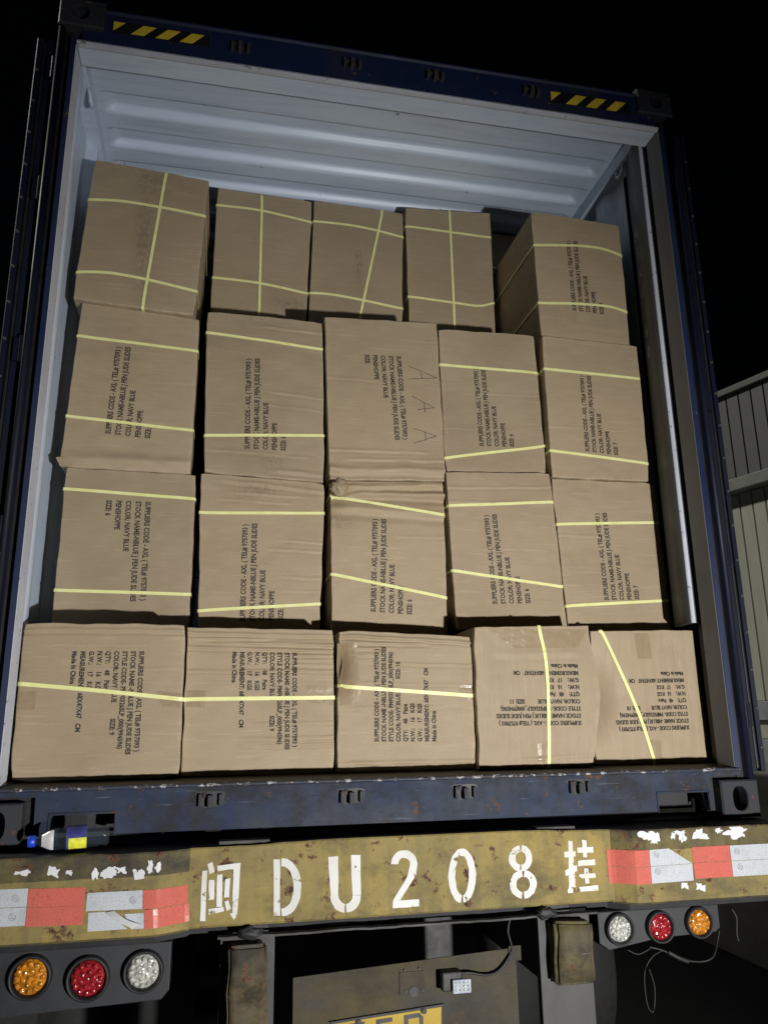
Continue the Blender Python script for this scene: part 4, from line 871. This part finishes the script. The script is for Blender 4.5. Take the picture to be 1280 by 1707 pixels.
cluster(-1.20, -.680, -.375, -.236, ((-1.027, -.296, .040, 'amber'), (-.886, -.309, .041, 'red'), (-.748, -.302, .039, 'clear')), (0, 0, 0))
cluster(.552, .955, -.342, -.236, ((.616, -.284, .034, 'clear'), (.748, -.286, .034, 'red'), (.879, -.281, .034, 'amber')), (0, .040, 1))

# uprights with dented rubbing blocks, plate panel between them
def dented(name, x0, x1, y0, y1, z0, z1, mat, amp=.006, parent=None):
    b = bm_new(); bx(b, x0, x1, y0, y1, z0, z1); bmesh.ops.bevel(b, geom=b.edges[:], offset=.008, segments=2, affect='EDGES'); bmesh.ops.subdivide_edges(b, edges=b.edges[:], cuts=4, use_grid_fill=True)
    for v in b.verts: v.co += Vector((noise.noise(v.co*13), noise.noise(v.co*13+Vector((7, 0, 0)))*1.4, noise.noise(v.co*9+Vector((0, 7, 0)))*.5))*amp + Vector((0, .004*noise.noise(v.co*40), 0))
    return obj(name, b, mat, parent, True)
up1 = tp(box('upright', 'steel', None, -.552, -.405, -.088, -.06, -.90, -.2365, .002)); up2 = tp(box('upright', 'steel', None, .362, .525, -.088, -.06, -.90, -.2365, .002))
for u_, o_ in ((up1, dented('rubbing_block', -.530, -.428, -.145, -.0885, -.52, -.246, 'block', .009)), (up2, dented('rubbing_block', .392, .508, -.145, -.0885, -.410, -.244, 'block', .009))): o_.parent = u_; o_.location = (0, 0, 0)
for cx in (-.475, .375):                                            # torn, rusted weld under the beam
    b = bm_new(); bmesh.ops.create_icosphere(b, subdivisions=3, radius=1)
    for v in b.verts:
        n_ = v.co.normalized(); k = 1 + .55*noise.noise(n_*2.4 + Vector((cx*9, 0, 0))); v.co = Vector((cx + n_.x*.032*k, -.122 + n_.y*.012*k, -.222 + n_.z*.015*k))
    bp_(obj('torn_weld', b, 'black', None, True))
b = bm_new(); ROT = .045
prism(b, [(-.355, -.345), (.285, -.312), (.288, -.9), (-.352, -.9)], 'y', -.098, -.093); pl = tp(obj('plate_panel', b, 'plate', None, False, .001))
def pp(o): o.parent = pl; o.location = (0, 0, 0); return o
pp(box('mounting_tab', 'plate', None, .262, .300, -.103, -.0985, -.345, -.306, .001))
b = bm_new(); bx(b, -.06, .012, -.1012, -.0985, -.408, -.352); pp(obj('primer_patch', b, 'plate', None, False, .0005))
for hx, hz, hr in ((-.020, -.402, .013), (-.043, -.400, .004), (.006, -.401, .004), (-.045, -.347, .003), (-.003, -.345, .003)):
    b = bm_new(); tube(b, [(hx, -.1035, hz), (hx, -.099, hz)], hr, 16); pp(obj('bolt_hole', b, 'black'))
lamp = pp(box('number_plate_lamp', 'rubber', None, .054, .112, -.135, -.0985, -.400, -.352, .004))
b = bm_new(); bx(b, .080, .132, -.150, -.1355, -.402, -.368); ll = obj('lamp_lens', b, 'led', None, False, .002); ll.parent = lamp; ll.location = (0, 0, 0)
b = bm_new()
for i in range(4):
    for j in range(3):
        s2 = bmesh.ops.create_uvsphere(b, u_segments=8, v_segments=5, radius=.0035)
        for v in s2['verts']: v.co += Vector((.089 + i*.0115, -.1502, -.393 + j*.009))
ld = obj('led_dots', b, 'clear', None, True); ld.parent = lamp; ld.location = (0, 0, 0)
b = bm_new(); cpts = [(.110, -.117, -.362), (.14, -.118, -.362), (.19, -.114, -.372), (.225, -.110, -.366), (.255, -.108, -.340), (.272, -.102, -.312), (.268, -.09, -.27), (.276, -.09, -.238)]
tube(b, smooth3(cpts), .0035, 8); cbl = obj('cable', b, 'rubber', None, True); cbl.parent = lamp; cbl.location = (0, 0, 0)
# yellow number plate, mostly below the picture
b = bm_new(); prism(b, [(-.250, -.462), (.058, -.444), (.052, -.560), (-.256, -.578)], 'y', -.106, -.0985); npl = pp(obj('number_plate', b, 'lplate', None, False, .0015))
b = bm_new(); fr_ = [(-.256, -.456), (.064, -.437), (.0585, -.443), (-.250, -.4615)]; prism(b, fr_, 'y', -.1085, -.0985); q_ = obj('plate_frame', b, 'black'); q_.parent = npl; q_.location = (0, 0, 0)
for i, (xa, kind) in enumerate(((-.205, 'E'), (-.128, 'F'), (-.050, 'R'))):   # only the tops of three large characters reach into view
    b = bm_new(); z0 = -.468 + (xa+.25)*.058
    prism(b, [(xa, z0), (xa+.045, z0+.0026), (xa+.045, z0-.008), (xa+.012, z0-.010), (xa+.012, z0-.085), (xa, z0-.0855)], 'y', -.1072, -.1055)
    if kind == 'R': prism(b, [(xa+.045, z0+.0026), (xa+.054, z0-.008), (xa+.054, z0-.034), (xa+.044, z0-.034), (xa+.043, z0-.009)], 'y', -.1072, -.1055)
    q_ = obj('plate_character', b, 'decal'); q_.parent = npl; q_.location = (0, 0, 0)
for x, z in ((-.176, -.462), (.006, -.449)):
    b = bm_new(); tube(b, [(x, -.113, z), (x, -.104, z)], .0075, 10); q_ = obj('plate_bolt', b, 'black'); q_.parent = npl; q_.location = (0, 0, 0)
# loose wires under the right lamps
for pts, r in (([(.70, -.11, -.335), (.74, -.115, -.345), (.80, -.12, -.372), (.86, -.12, -.382), (.90, -.12, -.372), (.93, -.10, -.345), (.95, -.09, -.31)], .0028), ([(.74, -.115, -.345), (.70, -.12, -.36), (.672, -.12, -.40), (.672, -.12, -.48), (.69, -.12, -.50), (.70, -.12, -.44), (.688, -.12, -.39)], .0018), ([(.98, -.12, -.245), (.99, -.125, -.27), (.988, -.12, -.315), (.992, -.12, -.335)], .0028), ([(.63, -.11, -.338), (.66, -.115, -.350), (.70, -.115, -.338)], .0018), ([(.755, -.118, -.350), (.785, -.122, -.366), (.815, -.122, -.378)], .0065)):
    b = bm_new(); tube(b, smooth3(pts), r, 6); tp(obj('loose_wire', b, 'wire', None, True))
for xa, xb in ((-.565, -.425), (.375, .500)): tp(box('deck_plate', 'steel', None, xa, xb, -.088, -.045, -.006, .0075, .001))
# chassis rails, cross member, axles
for x in (-.47, .43): tp(box('chassis_rail', 'black', None, x-.05, x+.05, -.058, 11.9, -.42, -.012, .004))
for yy in (2.0, 6.0, 11.8): tp(box('bolster', 'black', None, -1.22, 1.18, yy-.08, yy+.08, -.16, -.0012, .004))
tp(box('bolster', 'black', None, -1.20, 1.16, .03, .2, -.19, -.0012, .004))
b = bm_new(); bx(b, -.40, .36, .5, .515, -.95, -.25); tp(obj('mud_flap', b, 'rubber'))
def wheel(x, y):
    b = bm_new(); n = 40; w_ = .24; prof = [(.28, -w_/2), (.40, -w_/2-.008), (.475, -w_/2+.01), (.50, -w_/2+.03), (.502, w_/2-.03), (.475, w_/2-.01), (.40, w_/2+.008), (.28, w_/2)]
    rings = [[b.verts.new((x+a, y + r*math.cos(2*math.pi*k/n), -ZC+.502 + r*math.sin(2*math.pi*k/n))) for k in range(n)] for r, a in prof]
    for a, c in zip(rings, rings[1:]):
        for k in range(n): b.faces.new([a[k], a[(k+1) % n], c[(k+1) % n], c[k]])
    wo = tp(obj('wheel', b, 'tread', None, True))
    b = bm_new(); prof = [(.281, -.10), (.26, -.02), (.15, 0), (.13, -.05), (.02, -.05)]
    rings = [[b.verts.new((x+a, y + r*math.cos(2*math.pi*k/n), -ZC+.502 + r*math.sin(2*math.pi*k/n))) for k in range(n)] for r, a in prof]
    for a, c in zip(rings, rings[1:]):
        for k in range(n): b.faces.new([a[k], a[(k+1) % n], c[(k+1) % n], c[k]])
    ro = obj('rim', b, 'steel', None, True); ro.parent = wo; ro.location = (0, 0, 0)
for yy in (1.5, 2.8, 4.1):
    for x in (-1.08, -.76, .72, 1.04): wheel(x, yy)
    b = bm_new(); tube(b, [(-1.1, yy, -ZC+.502), (1.06, yy, -ZC+.502)], .07, 12); tp(obj('axle', b, 'black'))

# ------------------------------------------------------------------ drinking bottle lying on the beam in front of the sill
bo = thing('plastic_bottle', 'crushed clear plastic bottle with blue cap lying on the trailer beam', 'bottle', (-.95, -.07, -.004))
A, Bq = Vector((-1.068, -.075, .026)), Vector((-.862, -.055, .033))
def lathe(name, prof, mat, n=28, crush=0):
    ax = (Bq - A).normalized(); u = ax.cross(Vector((0, 0, 1))).normalized(); v = ax.cross(u); b = bm_new(); L = (Bq-A).length
    rings = []
    for t, r in prof:
        ring = []
        for k in range(n):
            a = 2*math.pi*k/n; rr = r*(1 + crush*noise.noise((t*16, math.cos(a)*2, math.sin(a)*2)))
            ring.append(b.verts.new(A + ax*(t*L) + (u*math.cos(a) + v*math.sin(a))*rr))
        rings.append(ring)
    for a, c in zip(rings, rings[1:]):
        for k in range(n): b.faces.new([a[k], a[(k+1) % n], c[(k+1) % n], c[k]])
    b.faces.new(rings[0][::-1]); b.faces.new(rings[-1])
    o = obj(name, b, mat, None, True); o.location = -Vector(bo.location); o.parent = bo; return o
lathe('bottle_body', [(.06, .0115), (.13, .0125), (.20, .021), (.28, .0285), (.36, .030), (.40, .0275), (.45, .030), (.58, .029), (.72, .030), (.78, .027), (.84, .029), (.90, .0265), (.96, .028), (1.0, .021)], 'pet', 28, .10)
lathe('bottle_cap', [(.0, .0135), (.01, .0148), (.085, .0148), (.09, .0135)], 'cap')
for nm, t0, t1, a0, a1, mat in (('bottle_label', .47, .71, 0, 360, 'lab_b'), ('label_print', .50, .72, -5, 62, 'lab_y'), ('torn_label', .17, .32, -55, 45, 'lab_w')):
    ax = (Bq - A).normalized(); u = ax.cross(Vector((0, 0, 1))).normalized(); v = ax.cross(u); L = (Bq-A).length; V2, F2 = [], []; n = 28
    # angles: 0 = away from the viewer side (+u), measured around the axis
    for j in range(9):
        t = t0 + (t1-t0)*j/8
        for k in range(n+1):
            a = R(a0 + (a1-a0)*k/n); rr = (.0318 if nm != 'torn_label' else .0135 + .0185*min(1, (t-.13)/.15)) + (.0006 if nm == 'label_print' else 0)
            rr *= 1 + .03*noise.noise((t*20, math.cos(a)*2, math.sin(a)*2)); V2.append(A + ax*(t*L) + (u*math.cos(a) + v*math.sin(a))*rr)
    F2 = [(j*(n+1)+k, j*(n+1)+k+1, (j+1)*(n+1)+k+1, (j+1)*(n+1)+k) for j in range(8) for k in range(n)]
    o = raw(nm, V2, F2, mat, None, True); o.location = -Vector(bo.location); o.parent = bo

# ------------------------------------------------------------------ lift everything from the container's frame to the yard's
for o in list(scene.objects):
    if o.parent is None and o.type not in ('CAMERA', 'LIGHT'): o.location.z += ZC
